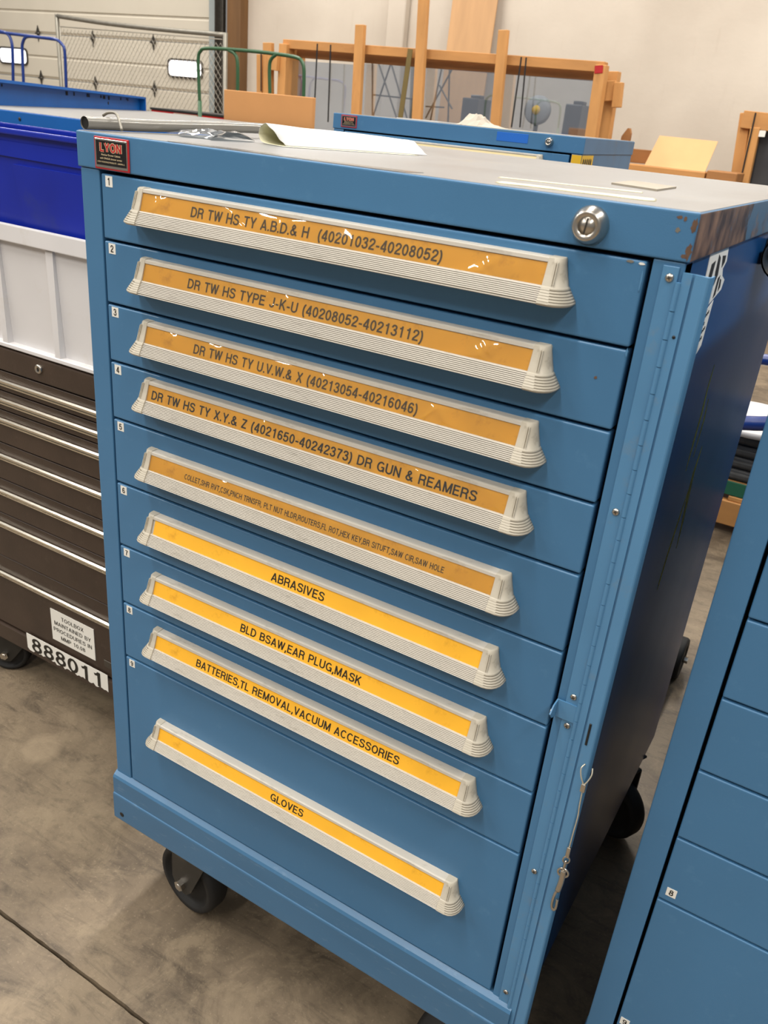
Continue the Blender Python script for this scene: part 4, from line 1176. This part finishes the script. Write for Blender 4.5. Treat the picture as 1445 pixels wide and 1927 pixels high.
o = no_recalc_obj('number_plate', place(TC, bm), ['white', 'ink'], TC); o['label'] = 'ragged white decal with large black digits'
bm = bmesh.new(); add_box(bm, -0.345, -0.290, DY0 - 0.0012, DY0 + 0.0008, 0.2160, 0.2340, 0.0005, 1); obj('name_plate', place(TC, bm), 'steel_dark', TC)
tcl = TC
def caster_w(x, y, rz):
    c = caster(TC, x - TC.location.x, y - TC.location.y, rz, z_top=0.142, R=0.055, wdt=0.036)
    return c
caster_w(-0.735, 0.345, 0.5); caster_w(-0.28, 0.36, 0.3); caster_w(-1.12, 0.36, 0.9); caster_w(-0.28, 0.70, 0.3); caster_w(-1.12, 0.70, 0.3)

# ------------------------------------------------------------------ white tote and blue bin
def open_box(bm, x0, x1, y0, y1, z0, z1, taper, t):
    """open-topped tapering box with wall thickness"""
    def ring(z, inset): return [bm.verts.new(p) for p in ((x0 + inset, y0 + inset, z), (x1 - inset, y0 + inset, z), (x1 - inset, y1 - inset, z), (x0 + inset, y1 - inset, z))]
    o0, o1, i1, i0 = ring(z0, taper), ring(z1, 0), ring(z1, t), ring(z0 + t, taper + t)
    for P_, Q_ in ((o0, o1), (o1, i1), (i1, i0)):
        for k in range(4): bm.faces.new((P_[k], P_[(k + 1) % 4], Q_[(k + 1) % 4], Q_[k]))
    bm.faces.new(o0[::-1]); bm.faces.new(i0)
TZ0, TZ1 = 0.897, 1.143
tote = thing('white_tote', 'white ribbed plastic tote standing on the brown tool chest', 'tote', (-0.665, 0.50, TZ0))
tx0, tx1, ty0, ty1 = -1.12, -0.20, 0.277, 0.765
bm = bmesh.new(); open_box(bm, tx0 + 0.008, tx1 - 0.008, ty0 + 0.008, ty1 - 0.008, TZ0, TZ1 - 0.006, 0.012, 0.004)
obj('tote_wall', place(tote, bm), 'tote', tote)
bm = bmesh.new()
for q in ((tx0, tx1, ty0 - 0.002, ty0 + 0.010), (tx0, tx1, ty1 - 0.010, ty1 + 0.002), (tx0, tx0 + 0.012, ty0, ty1), (tx1 - 0.012, tx1, ty0, ty1)):
    add_box(bm, *q, TZ1 - 0.032, TZ1, 0.002, 2)
obj('rim', place(tote, bm), 'tote', tote)
for xr in [-1.045 + 0.155 * k for k in range(6)]:
    bm = bmesh.new()
    add_prism(bm, [(xr - 0.010, ty0 + 0.004, TZ1 - 0.034), (xr + 0.010, ty0 + 0.004, TZ1 - 0.034), (xr + 0.007, ty0 + 0.006, TZ0 + 0.01), (xr - 0.007, ty0 + 0.006, TZ0 + 0.01)], (0, 0.018, 0))
    obj('rib', place(tote, bm), 'tote', tote)
bm = bmesh.new(); add_box(bm, tx0 + 0.014, tx1 - 0.014, ty0 + 0.004, ty0 + 0.022, TZ0, TZ0 + 0.010, 0.002, 1); obj('foot_rim', place(tote, bm), 'tote', tote)
bz0, bz1 = 0.903, 1.3085
bin_ = thing('blue_bin', 'deep blue plastic bin nested in the white tote', 'bin', (-0.665, 0.52, bz0))
bx0, bx1, by0, by1 = -1.08, -0.235, 0.296, 0.420
bm = bmesh.new(); open_box(bm, bx0, bx1, by0, by1, bz0, bz1, 0.022, 0.004)
obj('bin_wall', place(bin_, bm), 'bin', bin_)
bm = bmesh.new()
for q in ((bx0 - 0.006, bx1 + 0.006, by0 - 0.008, by0 + 0.006), (bx0 - 0.006, bx1 + 0.006, by1 - 0.006, by1 + 0.006), (bx0 - 0.006, bx0 + 0.006, by0, by1), (bx1 - 0.006, bx1 + 0.006, by0, by1)):
    add_box(bm, *q, bz1 - 0.010, bz1, 0.0025, 2)
obj('rim', place(bin_, bm), 'bin', bin_)
bm = bmesh.new()
# raised field on the front with sloping left shoulder
xL = -0.508
add_prism(bm, [(xL - 0.012, by0 + 0.004, bz1 - 0.060), (bx1 - 0.03, by0 + 0.004, bz1 - 0.060), (bx1 - 0.03, by0 + 0.016, TZ1 - 0.05), (xL + 0.006, by0 + 0.016, TZ1 - 0.05)], (0, -0.008, 0))
add_prism(bm, [(bx0 + 0.03, by0 + 0.004, bz1 - 0.022), (bx1 - 0.01, by0 + 0.004, bz1 - 0.022), (bx1 - 0.01, by0 + 0.004, bz1 - 0.050), (bx0 + 0.03, by0 + 0.004, bz1 - 0.044)], (0, -0.005, 0))
obj('raised_panel', place(bin_, bm), 'bin', bin_)

# ------------------------------------------------------------------ bright blue bench and the tray on it
EZ = 1.28
E = thing('workbench', 'long bright blue steel bench with worn grey top, behind the brown tool chest', 'bench', (-2.2, 2.3, 0))
ex0, ex1, ey0, ey1 = -3.40, -0.80, 1.46, 3.32
bm = bmesh.new(); add_box(bm, ex0, ex1, ey0, ey1, 0.30, EZ, 0.004, 2); obj('body', place(E, bm), 'bench', E)
bm = bmesh.new(); add_box(bm, ex0 + 0.006, ex1 - 0.006, ey0 + 0.006, ey1 - 0.006, EZ - 0.001, EZ + 0.0015, 0.0005, 1); obj('top_sheet', place(E, bm), 'bench_top', E)
for x, y in ((ex0 + .06, ey0 + .06), (ex1 - .06, ey0 + .06), (ex0 + .06, ey1 - .06), (ex1 - .06, ey1 - .06)):
    bm = bmesh.new(); add_box(bm, x - 0.03, x + 0.03, y - 0.03, y + 0.03, 0, 0.30, 0.003, 1); obj('leg', place(E, bm), 'bench', E)
hp = at(37, 224, ey0 - 0.001)
bm = bmesh.new(); add_lathe(bm, [(0, 0), (0.0065, 0), (0.0065, 0.001), (0, 0.001)], hp, (0, -1, 0), 16); obj('bolt_hole', place(E, bm), 'black', E)
# tray lip: folded channel standing on the bench
p0 = Vector((-2.02, 0.0, 0)) ; 
a0 = Vector((-2.490, 1.735, EZ + 0.0018)); a1 = Vector((-3.225, 3.24, EZ + 0.0018))
dirv = (a1 - a0).normalized()
a0 = a0 - dirv * 0.10
tr = thing('steel_tray', 'bright blue folded steel tray edge lying across the far bench top', 'tray', tuple((a0 + a1) / 2))
nrm = Vector((dirv.y, -dirv.x, 0))
if nrm.dot(CC - a0) < 0: nrm = -nrm
bm = bmesh.new()
h0, h1 = 0.100, 0.074
poly = [a0, a1, a1 + Vector((0, 0, h1)), a0 + Vector((0, 0, h0))]
add_prism(bm, poly, -nrm * 0.006)
add_prism(bm, [a0 + Vector((0, 0, h0)), a1 + Vector((0, 0, h1)), a1 + Vector((0, 0, h1 - 0.010)), a0 + Vector((0, 0, h0 - 0.012))], nrm * 0.035)
add_prism(bm, [a1 + Vector((0, 0, 0)), a1 - dirv * 0.012, a1 - dirv * 0.012 + Vector((0, 0, h1)), a1 + Vector((0, 0, h1))], nrm * 0.035)
obj('tray_wall', place(tr, bm), 'bench', tr)
rnd = random.Random(2)
bm = bmesh.new()
for f_ in (0.02, 0.07, 0.42, 0.47, 0.56, 0.575, 0.66, 0.68, 0.72, 0.82, 0.87, 0.88):
    c = a0.lerp(a1, f_); hz = (h0 + (h1 - h0) * f_)
    hh = rnd.uniform(0.010, 0.020); ww = rnd.uniform(0.008, 0.03)
    add_prism(bm, [c + Vector((0, 0, hz - 0.016)), c + dirv * ww + Vector((0, 0, hz - 0.016)), c + dirv * ww + Vector((0, 0, hz - 0.016 - hh)), c + Vector((0, 0, hz - 0.016 - hh))], nrm * 0.0012)
obj('slots', place(tr, bm), 'inside', tr)
c = a0.lerp(a1, 0.72) + Vector((0, 0, 0.03))
bm = bmesh.new(); add_lathe(bm, [(0, 0.001), (0.008, 0.001), (0.008, 0.0)], c + nrm * 0.0005, nrm, 14); obj('bolt_hole', place(tr, bm), 'black', tr)

# ------------------------------------------------------------------ carts, gate, boxes beyond
def tube_px(bm, pts, Y, r, n=8, sm=6):
    add_tube(bm, smooth_path([at(u, v, Y) for u, v in pts], sm), r, n)
bc = thing('hand_cart', 'cart with tall blue tubular handle loops at far left before the door', 'cart', (at(60, 160, 4.3).x, 4.5, 0))
for pts in ([(-40, 54), (-5, 58), (14, 64), (22, 80), (24, 110), (25, 170)], [(45, 170), (42, 100), (43, 80), (52, 69), (80, 71), (104, 74), (117, 84), (122, 100), (125, 172)], [(-5, 60), (40, 66), (104, 74)]):
    bm = bmesh.new(); tube_px(bm, pts, 4.3, 0.0118); obj('handle_tube', place(bc, bm), 'blue_tube', bc)
for u in (25, 45, 125):
    p = at(u, 168, 4.3)
    bm = bmesh.new(); add_tube(bm, [(p.x, 4.3, p.z + 0.01), (p.x, 4.3, 0.26)], 0.0135, 8); obj('upright', place(bc, bm), 'blue_tube', bc)
bm = bmesh.new(); x0, x1 = at(-60, 160, 4.3).x, at(135, 160, 4.3).x
add_box(bm, x0, x1, 4.25, 4.9, 0.20, 0.26, 0.005, 1); obj('deck', place(bc, bm), 'blue_tube', bc)
for x in (x0 + .1, x1 - .1):
    for y in (4.35, 4.8):
        bm = bmesh.new(); add_cyl(bm, (x - .025, y, 0.075), (x + .025, y, 0.075), 0.075, n=20); add_box(bm, x - .035, x + .035, y - .02, y + .02, 0.075, 0.2); obj('wheel', place(bc, bm), 'rubber', bc)

gY = 6.9
gt = thing('chain_link_gate', 'chain link gate panel leaning before the roll up door', 'gate', (at(260, 100, gY).x, gY, 0))
tl, trr = at(107, 30, gY), at(424, 66, gY)
bm = bmesh.new()
add_tube(bm, smooth_path([tl, at(200, 44, gY), at(300, 55, gY), trr], 6), 0.024, 8); obj('top_rail', place(gt, bm), 'galv', gt)
for p in (tl, trr):
    bm = bmesh.new(); add_tube(bm, [p + Vector((0, 0, 0.02)), (p.x, gY, 0.02)], 0.024, 8); obj('gate_post', place(gt, bm), 'galv', gt)
bm = bmesh.new(); q = at(113, 50, gY); add_tube(bm, [(q.x, gY, q.z), (q.x, gY, 0.1)], 0.008, 6); q2 = at(418, 74, gY)
add_tube(bm, [(q.x, gY, q.z), (q2.x, gY, q2.z)], 0.006, 6); obj('tension_bar', place(gt, bm), 'galv_light', gt)
bm = bmesh.new()
mx0, mx1, mz1, mz0 = q.x, trr.x - 0.03, at(270, 62, gY).z, 0.08
ps = 0.062
z_top = lambda x: q.z + (q2.z - q.z) * (x - q.x) / (q2.x - q.x)
n_ = int((mx1 - mx0 + mz1) / ps) + 2
def clipline(x0, z0, dx, dz):
    pts = []
    steps = 60
    out = []
    L_ = 3.2
    seg = None
    inside = []
    for k in range(steps + 1):
        x = x0 + dx * L_ * k / steps; z = z0 + dz * L_ * k / steps
        if mx0 <= x <= mx1 and mz0 <= z <= z_top(x): inside.append(Vector((x, gY, z)))
    if len(inside) > 1: return inside[0], inside[-1]
for k in range(-int(2.6 / ps), n_ + 30):
    for s in (1, -1):
        xs = mx0 + k * ps if s == 1 else mx0 + k * ps
        r = clipline(xs, mz0 + 0.001, s * 0.62, 0.78) if s == 1 else clipline(xs, mz0 + 0.001, -0.62, 0.78)
        if r: add_tube(bm, [r[0] + Vector((0, 0.004 * s, 0)), r[1] + Vector((0, 0.004 * s, 0))], 0.0028, 3, cap=False)
mo = obj('chain_link_mesh', place(gt, bm), 'galv_light', gt); mo['kind'] = 'stuff'

# green cart with cardboard box on it
gc = thing('hand_cart', 'cart with dark green tubular handles behind the brown cardboard', 'cart', (at(480, 160, 4.0).x, 4.1, 0))
bm = bmesh.new()
tube_px(bm, [(376, 200), (374, 150), (373, 112), (377, 97), (392, 91), (470, 96), (530, 103), (560, 109), (569, 118), (572, 135), (571, 190)], 4.0, 0.011); obj('handle_tube', place(gc, bm), 'green', gc)
for pts in ([(430, 94), (442, 102), (447, 120), (447, 180)], [(520, 102), (510, 112), (507, 130), (508, 185)]):
    bm = bmesh.new(); tube_px(bm, pts, 4.0, 0.011); obj('brace', place(gc, bm), 'green', gc)
for u in (376, 571):
    p = at(u, 190, 4.0); bm = bmesh.new(); add_tube(bm, [(p.x, 4.0, p.z), (p.x, 4.0, 0.25)], 0.0135, 8); obj('upright', place(gc, bm), 'green', gc)
gx0, gx1 = at(370, 200, 4.0).x, at(580, 200, 4.0).x
bm = bmesh.new(); add_box(bm, gx0, gx1, 3.30, 4.03, 0.20, 0.25, 0.005, 1); obj('deck', place(gc, bm), 'green', gc)
for x in (gx0 + .08, gx1 - .08):
    for y in (3.4, 3.95):
        bm = bmesh.new(); add_cyl(bm, (x - .02, y, 0.075), (x + .02, y, 0.075), 0.075, n=20); add_box(bm, x - .03, x + .03, y - .02, y + .02, 0.075, 0.2); obj('wheel', place(gc, bm), 'rubber', gc)
bY = 3.36
a, b = at(421, 168, bY), at(589, 183, bY)
bm = bmesh.new(); add_box(bm, a.x, b.x, bY, bY + 0.03, 0.2505, a.z, 0.003, 1)
solo('cardboard_sheet', bm, 'cardboard', 'plain brown cardboard sheet standing upright on the green handled cart', 'cardboard')
# red tool box to its left
rY = 4.35
rb = thing('red_tool_box', 'tall red tool box with black lid edge beside the brown cardboard', 'toolbox', (at(350, 215, rY).x, rY + .2, 0))
a, b = at(284, 206, rY), at(424, 216, rY)
bm = bmesh.new(); add_box(bm, a.x, b.x, rY, rY + 0.4, 0, a.z, 0.004, 1); obj('box_body', place(rb, bm), 'red', rb)
bm = bmesh.new(); add_box(bm, a.x - .005, b.x + .005, rY - .006, rY + 0.4, a.z, a.z + 0.016, 0.002, 1); obj('lid_edge', place(rb, bm), 'black', rb)
l0, l1 = at(327, 212, rY), at(371, 222, rY)
bm = bmesh.new(); add_box(bm, l0.x, l1.x, rY - 0.003, rY, a.z - 0.032, a.z - 0.006); obj('label', place(rb, bm), 'rag', rb)
l0, l1 = at(380, 222, rY), at(408, 226, rY)
bm = bmesh.new(); add_box(bm, l0.x, l1.x, rY - 0.05, rY - 0.001, a.z - 0.075, a.z - 0.034, 0.004, 1); obj('latch', place(rb, bm), 'yellow', rb)

# ------------------------------------------------------------------ glass crate against the wall
cY = 6.2
def px_beam(root, name, u0, v0, u1, v1, wpx, t, Y, m, up=(0, 1, 0), lab=None):
    p0, p1 = at(u0, v0, Y), at(u1, v1, Y)
    dist = (p0 - CC).dot(Vector((CR[0][1], CR[1][1], CR[2][1])))
    bm = bmesh.new(); add_beam(bm, p0, p1, wpx * dist / FPX * 1.0, t, up)
    return obj(name, place(root, bm), m, root, lab)
def down(u, v, Y):
    """pixel-free foot: the point under u, v at the floor"""
    p = at(u, v, Y); return Vector((p.x, p.y, 0.0))
gcr = thing('glass_crate', 'long open pine crate holding upright glass panes before the white wall', 'crate', (at(840, 200, cY).x, cY + .15, 0))
def rail(u0, v0, u1, v1, hpx, t, Y, m, name='rail'):
    return px_beam(gcr, name, u0, v0, u1, v1, hpx, t, Y, m)
rail(532, 82, 1136, 126, 15, 0.09, cY + 0.02, 'pine_h')
rail(545, 98, 1122, 142, 16, 0.04, cY + 0.14, 'pine_dark')
def post(u0, v0, u1, v1, wpx, Y, m='pine', t=0.05, name='post'):
    """post running on in its own line down to the floor"""
    p0, p1 = at(u0, v0, Y), at(u1, v1, Y)
    d = (p1 - p0); k = p0.z / max(1e-3, -d.z)
    foot = p0 + d * k
    dist = (p0 - CC).dot(Vector((CR[0][1], CR[1][1], CR[2][1])))
    bm = bmesh.new(); add_beam(bm, foot, p0, wpx * dist / FPX, t, (0, 1, 0))
    return obj(name, place(gcr, bm), m, gcr)
post(676, 46, 668, 205, 19, cY - 0.05)
post(797, -40, 783, 215, 20, cY - 0.05)
post(946, 56, 930, 232, 19, cY - 0.05)
post(1130, 122, 1110, 255, 21, cY - 0.02, t=0.09)
post(1150, 134, 1132, 258, 27, cY + 0.20, t=0.09)
post(487, 102, 487, 172, 12, cY + 0.02)
post(502, 80, 502, 172, 20, cY - 0.02)
post(532, 82, 528, 176, 18, cY - 0.02, t=0.3)
px_beam(gcr, 'block', 1163, 155, 1158, 202, 16, 0.06, cY + .1, 'pine')
px_beam(gcr, 'block', 1146, 152, 1143, 190, 24, 0.05, cY + .13, 'pine')
px_beam(gcr, 'block', 513, 98, 511, 132, 22, 0.05, cY - 0.07, 'pine')
px_beam(gcr, 'red_mark', 1127, 123, 1126, 138, 16, 0.003, cY - 0.024, 'red')
for u0, v0, u1, v1 in ((542, 112, 668, 232), (678, 118, 789, 240), (792, 126, 935, 252), (944, 138, 1112, 262)):
    a = at(u0, v0, cY + 0.08); b = at(u1, v1, cY + 0.08); c = at(u1, v0 + (u1 - u0) * 0.085, cY + 0.08)
    bm = bmesh.new(); add_box(bm, a.x, b.x, cY + 0.08, cY + 0.088, 0.12, (a.z + c.z) / 2)
    obj('pane', place(gcr, bm), 'glass', gcr)
bm = bmesh.new(); add_box(bm, at(535, 200, cY).x, at(1120, 200, cY).x, cY + 0.0, cY + 0.16, 0.0, 0.12, 0.004, 1); obj('sill', place(gcr, bm), 'pine_h', gcr)
for (u0, v0, u1, v1, wp) in ((597, 82, 592, 190, 3), (622, 84, 617, 230, 3), (981, 107, 962, 240, 3), (990, 108, 978, 240, 3), (491, 100, 491, 172, 2.5)):
    px_beam(gcr, 'strap', u0, v0, u1, v1, wp, 0.003, cY - 0.035, 'strap')
px_beam(gcr, 'webbing_strap', 772, 92, 753, 222, 11, 0.004, cY - 0.02, 'olive')
# bars stand in for a reflected roof truss; gear set behind the glass
lt = thing('truss_reflection', 'thin grey bars behind the glass panes in place of a reflected roof truss', 'frame', (at(760, 200, 7.2).x, 7.2, 0))
for pts in ((700, 118, 700, 240), (735, 118, 700, 222), (712, 120, 748, 230), (700, 178, 775, 186), (735, 118, 770, 240), (830, 130, 806, 240), (800, 200, 835, 202), (826, 160, 850, 205), (850, 130, 800, 222), (845, 130, 842, 240)):
    px_beam(lt, 'bar', *pts, 2.6, 0.015, 7.2, 'steel_dark')
px_beam(lt, 'upright', 775, 120, 760, 560, 5, 0.03, 7.22, 'galv'); 
fan = thing('drum_fan', 'round grey caged fan with yellow hub set behind right glass pane', 'fan', (at(1010, 215, 6.9).x, 6.9, 0))
c = at(1010, 207, 6.9)
bm = bmesh.new(); add_lathe(bm, [(0, -0.02), (0.10, -0.02), (0.118, 0.0), (0.118, 0.04), (0.09, 0.06), (0, 0.06)], c, (0, 1, 0), 28)
obj('cage', place(fan, bm), 'hub', fan)
bm = bmesh.new(); add_lathe(bm, [(0, -0.03), (0.035, -0.03), (0.038, -0.018)], c, (0, 1, 0), 18); obj('hub', place(fan, bm), 'yellow', fan)
bm = bmesh.new(); add_cyl(bm, (c.x, 6.93, c.z - 0.1), (c.x, 6.93, 0), 0.02, n=10); add_box(bm, c.x - .2, c.x + .2, 6.8, 7.05, 0, 0.03, .005, 1); obj('stand', place(fan, bm), 'steel_dark', fan)
for (u, v, w_, h_, lab) in ((885, 200, 0.16, 0.9, 'dark equipment case set behind the middle glass pane'), (1080, 212, 0.15, 0.9, 'dark upright case set behind the right glass pane')):
    c = at(u, v - 16, 7.0)
    bm = bmesh.new(); add_box(bm, c.x - w_ / 2, c.x + w_ / 2, 7.0, 7.3, 0, c.z, 0.01, 2); add_box(bm, c.x - w_ * .3, c.x + w_ * .3, 7.1, 7.2, c.z, c.z + .03, 0.006, 1)
    solo('equipment_case', bm, 'darkpanel', lab, 'case')
# plywood sheet leaning on the wall
bm = bmesh.new()
add_prism(bm, [at(859, -60, 7.93) , at(945, -60, 7.93), Vector((at(926, 110, 7.78).x, 7.60, 0.0)), Vector((at(846, 110, 7.78).x, 7.60, 0.0))], (0, 0.014, 0))
solo('plywood_sheet', bm, 'ply', 'tall pale plywood sheet leaning against the white wall', 'plywood')

# right-hand lumber and cardboard
ls = thing('lumber_stack', 'low stack of pine boards by the white wall right of the second cabinet', 'lumber', (at(1290, 325, 6.40).x, 6.55, 0))
for k in range(9):
    top = at(1250, 316, 6.40).z - 0.145 * k
    bm = bmesh.new(); add_box(bm, at(1170, 310, 6.40).x - 0.02 * (k % 2), at(1327, 325, 6.40).x - 0.02 * (k % 3), 6.40, 6.72, max(0, top - 0.142), top, 0.004, 1)
    obj('board', place(ls, bm), 'pine_h', ls)
    if top - 0.145 <= 0: break
px_beam(ls, 'board', 1180, 292, 1232, 297, 24, 0.06, 6.74, 'pine_dark')
bm = bmesh.new(); p = at(1176, 262, 6.76)
add_prism(bm, [p + Vector(q) for q in ((-0.035, 0, -0.1), (0.035, 0, -0.1), (0.035, 0, 0.045), (0.02, 0, 0.085), (0.005, 0, 0.085), (-0.035, 0, 0.02))], (0, 0.05, 0)); obj('offcut', place(ls, bm), 'pine_dark', ls)
a, b, c, d = at(1241, 255, 6.62), at(1351, 266, 6.62), at(1327, 322, 6.46), at(1212, 312, 6.46)
zt_ = at(1250, 316, 6.40).z + 0.002
c = c + (c - b) * ((c.z - zt_) / (b.z - c.z)); d = d + (d - a) * ((d.z - zt_) / (a.z - d.z))
bm = bmesh.new(); add_prism(bm, [a, b, c, d], (0, 0.008, 0))
solo('cardboard_sheet', bm, 'cardboard_light', 'tan cardboard sheet leaning on the pine boards right of the second cabinet', 'cardboard')
bm = bmesh.new(); a, b = at(1331, 320, 6.40), at(1388, 327, 6.40)
add_box(bm, a.x, b.x, 6.40, 6.70, 0, a.z, 0.006, 1)
solo('wood_block', bm, 'pine_dark', 'pale timber block between the tan cardboard and right crate', 'lumber')
rc = thing('glass_crate', 'pine crate holding a dark sheet at far right', 'crate', (at(1430, 300, 6.85).x, 6.85, 0))
def rpost(u0, v0, u1, v1, wpx, Y, m='pine', t=0.07, name='post'):
    p0, p1 = at(u0, v0, Y), at(u1, v1, Y); d = p1 - p0; foot = p0 + d * (p0.z / max(1e-3, -d.z))
    dist = (p0 - CC).dot(Vector((CR[0][1], CR[1][1], CR[2][1])))
    bm = bmesh.new(); add_beam(bm, foot, p0, wpx * dist / FPX, t, (0, 1, 0)); return obj(name, place(rc, bm), m, rc)
rpost(1403, 212, 1385, 330, 20, 6.85)
rpost(1421, 240, 1401, 335, 17, 6.80)
rpost(1422, 212, 1394, 336, 3, 6.785, 'strap', 0.003, 'strap')
px_beam(rc, 'rail', 1396, 224, 1520, 238, 30, 0.09, 6.81, 'pine_h')
px_beam(rc, 'tag', 1428, 251, 1440, 252, 11, 0.003, 6.80, 'white')
a = at(1424, 250, 6.86)
bm = bmesh.new(); add_box(bm, a.x - .08, a.x + 0.6, 6.93, 6.945, 0.1, at(1440, 232, 6.9).z, 0.002, 1); obj('dark_sheet', place(rc, bm), 'darkpanel', rc)
bm = bmesh.new(); add_box(bm, a.x - .16, a.x + 0.65, 6.87, 7.0, 0.0, 0.10, 0.004, 1); obj('sill', place(rc, bm), 'pine_h', rc)

# ------------------------------------------------------------------ seen through the gap
pl = thing('pallet', 'timber pallet on the floor seen through gap between the blue cabinets', 'pallet', (0.75, 3.0, 0))
px0, px1 = 0.25, 1.45
for x in (px0, (px0 + px1) / 2 - .04, px1 - .08):
    pass
bm = bmesh.new(); add_box(bm, px0, px1, 2.56, 2.60, 0.035, 0.135, 0.003, 1); obj('stringer', place(pl, bm), 'pine_h', pl)
bm = bmesh.new(); add_box(bm, px0, px1, 3.30, 3.34, 0.035, 0.135, 0.003, 1); obj('stringer', place(pl, bm), 'pine_h', pl)
for x in (px0, 0.80, px1 - .1):
    bm = bmesh.new(); add_box(bm, x, x + 0.1, 2.58, 3.32, 0.0, 0.035, 0.003, 1); obj('runner', place(pl, bm), 'pine_dark', pl)
for k in range(7):
    x = px0 + 0.18 * k
    bm = bmesh.new(); add_box(bm, x, x + 0.12, 2.57, 3.33, 0.135, 0.155, 0.003, 1); obj('deck_board', place(pl, bm), 'pine', pl)
bm = bmesh.new(); add_box(bm, px0, px1, 2.58, 2.68, 0.156, 0.215, 0.003, 1)
gb = thing('skid_board', 'light board with green painted edge on the pallet in the gap', 'board', (0.85, 2.74, 0.156))
obj('timber', place(gb, bm), 'pine_h', gb)
bm = bmesh.new(); add_box(bm, px0, px1, 2.572, 2.580, 0.158, 0.213, 0.001, 1); obj('painted_edge', place(gb, bm), 'greenpaint', gb)
for k in range(4):
    z0 = 0.2155 + 0.046 * k
    y0 = 2.585 + 0.010 * k
    bm = bmesh.new(); add_box(bm, px0 + 0.05, px1 - 0.1, y0, y0 + 0.52, z0, z0 + 0.0455, 0.010, 3)
    add_box(bm, px0 + 0.05, px1 - 0.1, y0 - 0.012, y0 + 0.01, z0 + 0.012, z0 + 0.034, 0.006, 2)
    solo('rubber_block', bm, 'dark_rubber', 'grey black moulded rubber block, ' + ('lowest', 'second from bottom', 'second from top', 'topmost')[k] + ' of the pile in the gap', 'rubber block', 'rubber blocks piled on the pallet')
zt = 0.2155 + 0.046 * 4
def disc(x, y, z, r, lab):
    bm = bmesh.new(); add_lathe(bm, [(0, 0), (r, 0), (r, 0.02), (r * .97, 0.026), (r * .9, 0.022), (0, 0.020)], (x, y, z), (0, 0, 1), 36)
    return solo('white_disc', bm, 'tote', lab, 'disc')
disc(0.60, 2.80, zt + 0.0005, 0.235, 'round white disc lying on the rubber blocks, crossed by the blue tube')
rk = thing('tube_rack', 'blue bent tube rack seen through gap between the blue cabinets', 'rack', (0.85, 2.6, 0))
def rack_tube(u0, v0, u1, v1, Y, r):
    a, b = at(u0, v0, Y), at(u1, v1, Y); d = b - a
    bm = bmesh.new(); add_tube(bm, smooth_path([a - d * 3, a, b, b + d * 3 + Vector((0, 0, 0.01))], 5), r, 14); obj('tube', place(rk, bm), 'blue_tube', rk)
    return a - d * 3, b + d * 3
e1 = rack_tube(1398, 796, 1442, 797, 2.45, 0.027)
e2 = rack_tube(1432, 676, 1460, 679, 2.45, 0.020)
for e in (e1, e2):
    for p in e:
        bm = bmesh.new(); add_tube(bm, [(p.x, 2.45, p.z), (p.x, 2.45, 0)], 0.02, 10); obj('upright', place(rk, bm), 'blue_tube', rk)

# low dolly behind the near cabinet, only its wheel shows
dl_ = thing('dolly', 'low black wheeled dolly behind the nearest cabinet', 'dolly', (0.45, 1.2, 0))
bm = bmesh.new(); add_box(bm, 0.20, 0.685, 1.08, 1.48, 0.150, 0.172, 0.004, 1); obj('deck', place(dl_, bm), 'caster', dl_)
for x, y in ((0.27, 1.15), (0.27, 1.40)):
    caster(dl_, x - 0.45, y - 1.2, 1.3 if x > .5 else .4, z_top=0.151, R=0.055)
bm = bmesh.new(); add_lathe(bm, [(0.010, -0.016), (0.038, -0.012), (0.042, -0.016), (0.058, -0.016), (0.062, -0.010), (0.062, 0.010), (0.058, 0.016), (0.042, 0.016), (0.038, 0.012), (0.010, 0.016)], (0.704, 1.43, 0.062), (1, 0, 0), 32)
obj('wheel', place(dl_, bm), 'rubber', dl_)
bm = bmesh.new(); add_box(bm, 0.676, 0.684, 1.41, 1.45, 0.05, 0.152, 0.001, 1); add_cyl(bm, (0.676, 1.43, 0.062), (0.722, 1.43, 0.062), 0.006, n=10); add_cyl(bm, (0.722, 1.43, 0.062), (0.732, 1.43, 0.062), 0.010, n=6, smooth=False)
obj('axle', place(dl_, bm), 'steel', dl_)
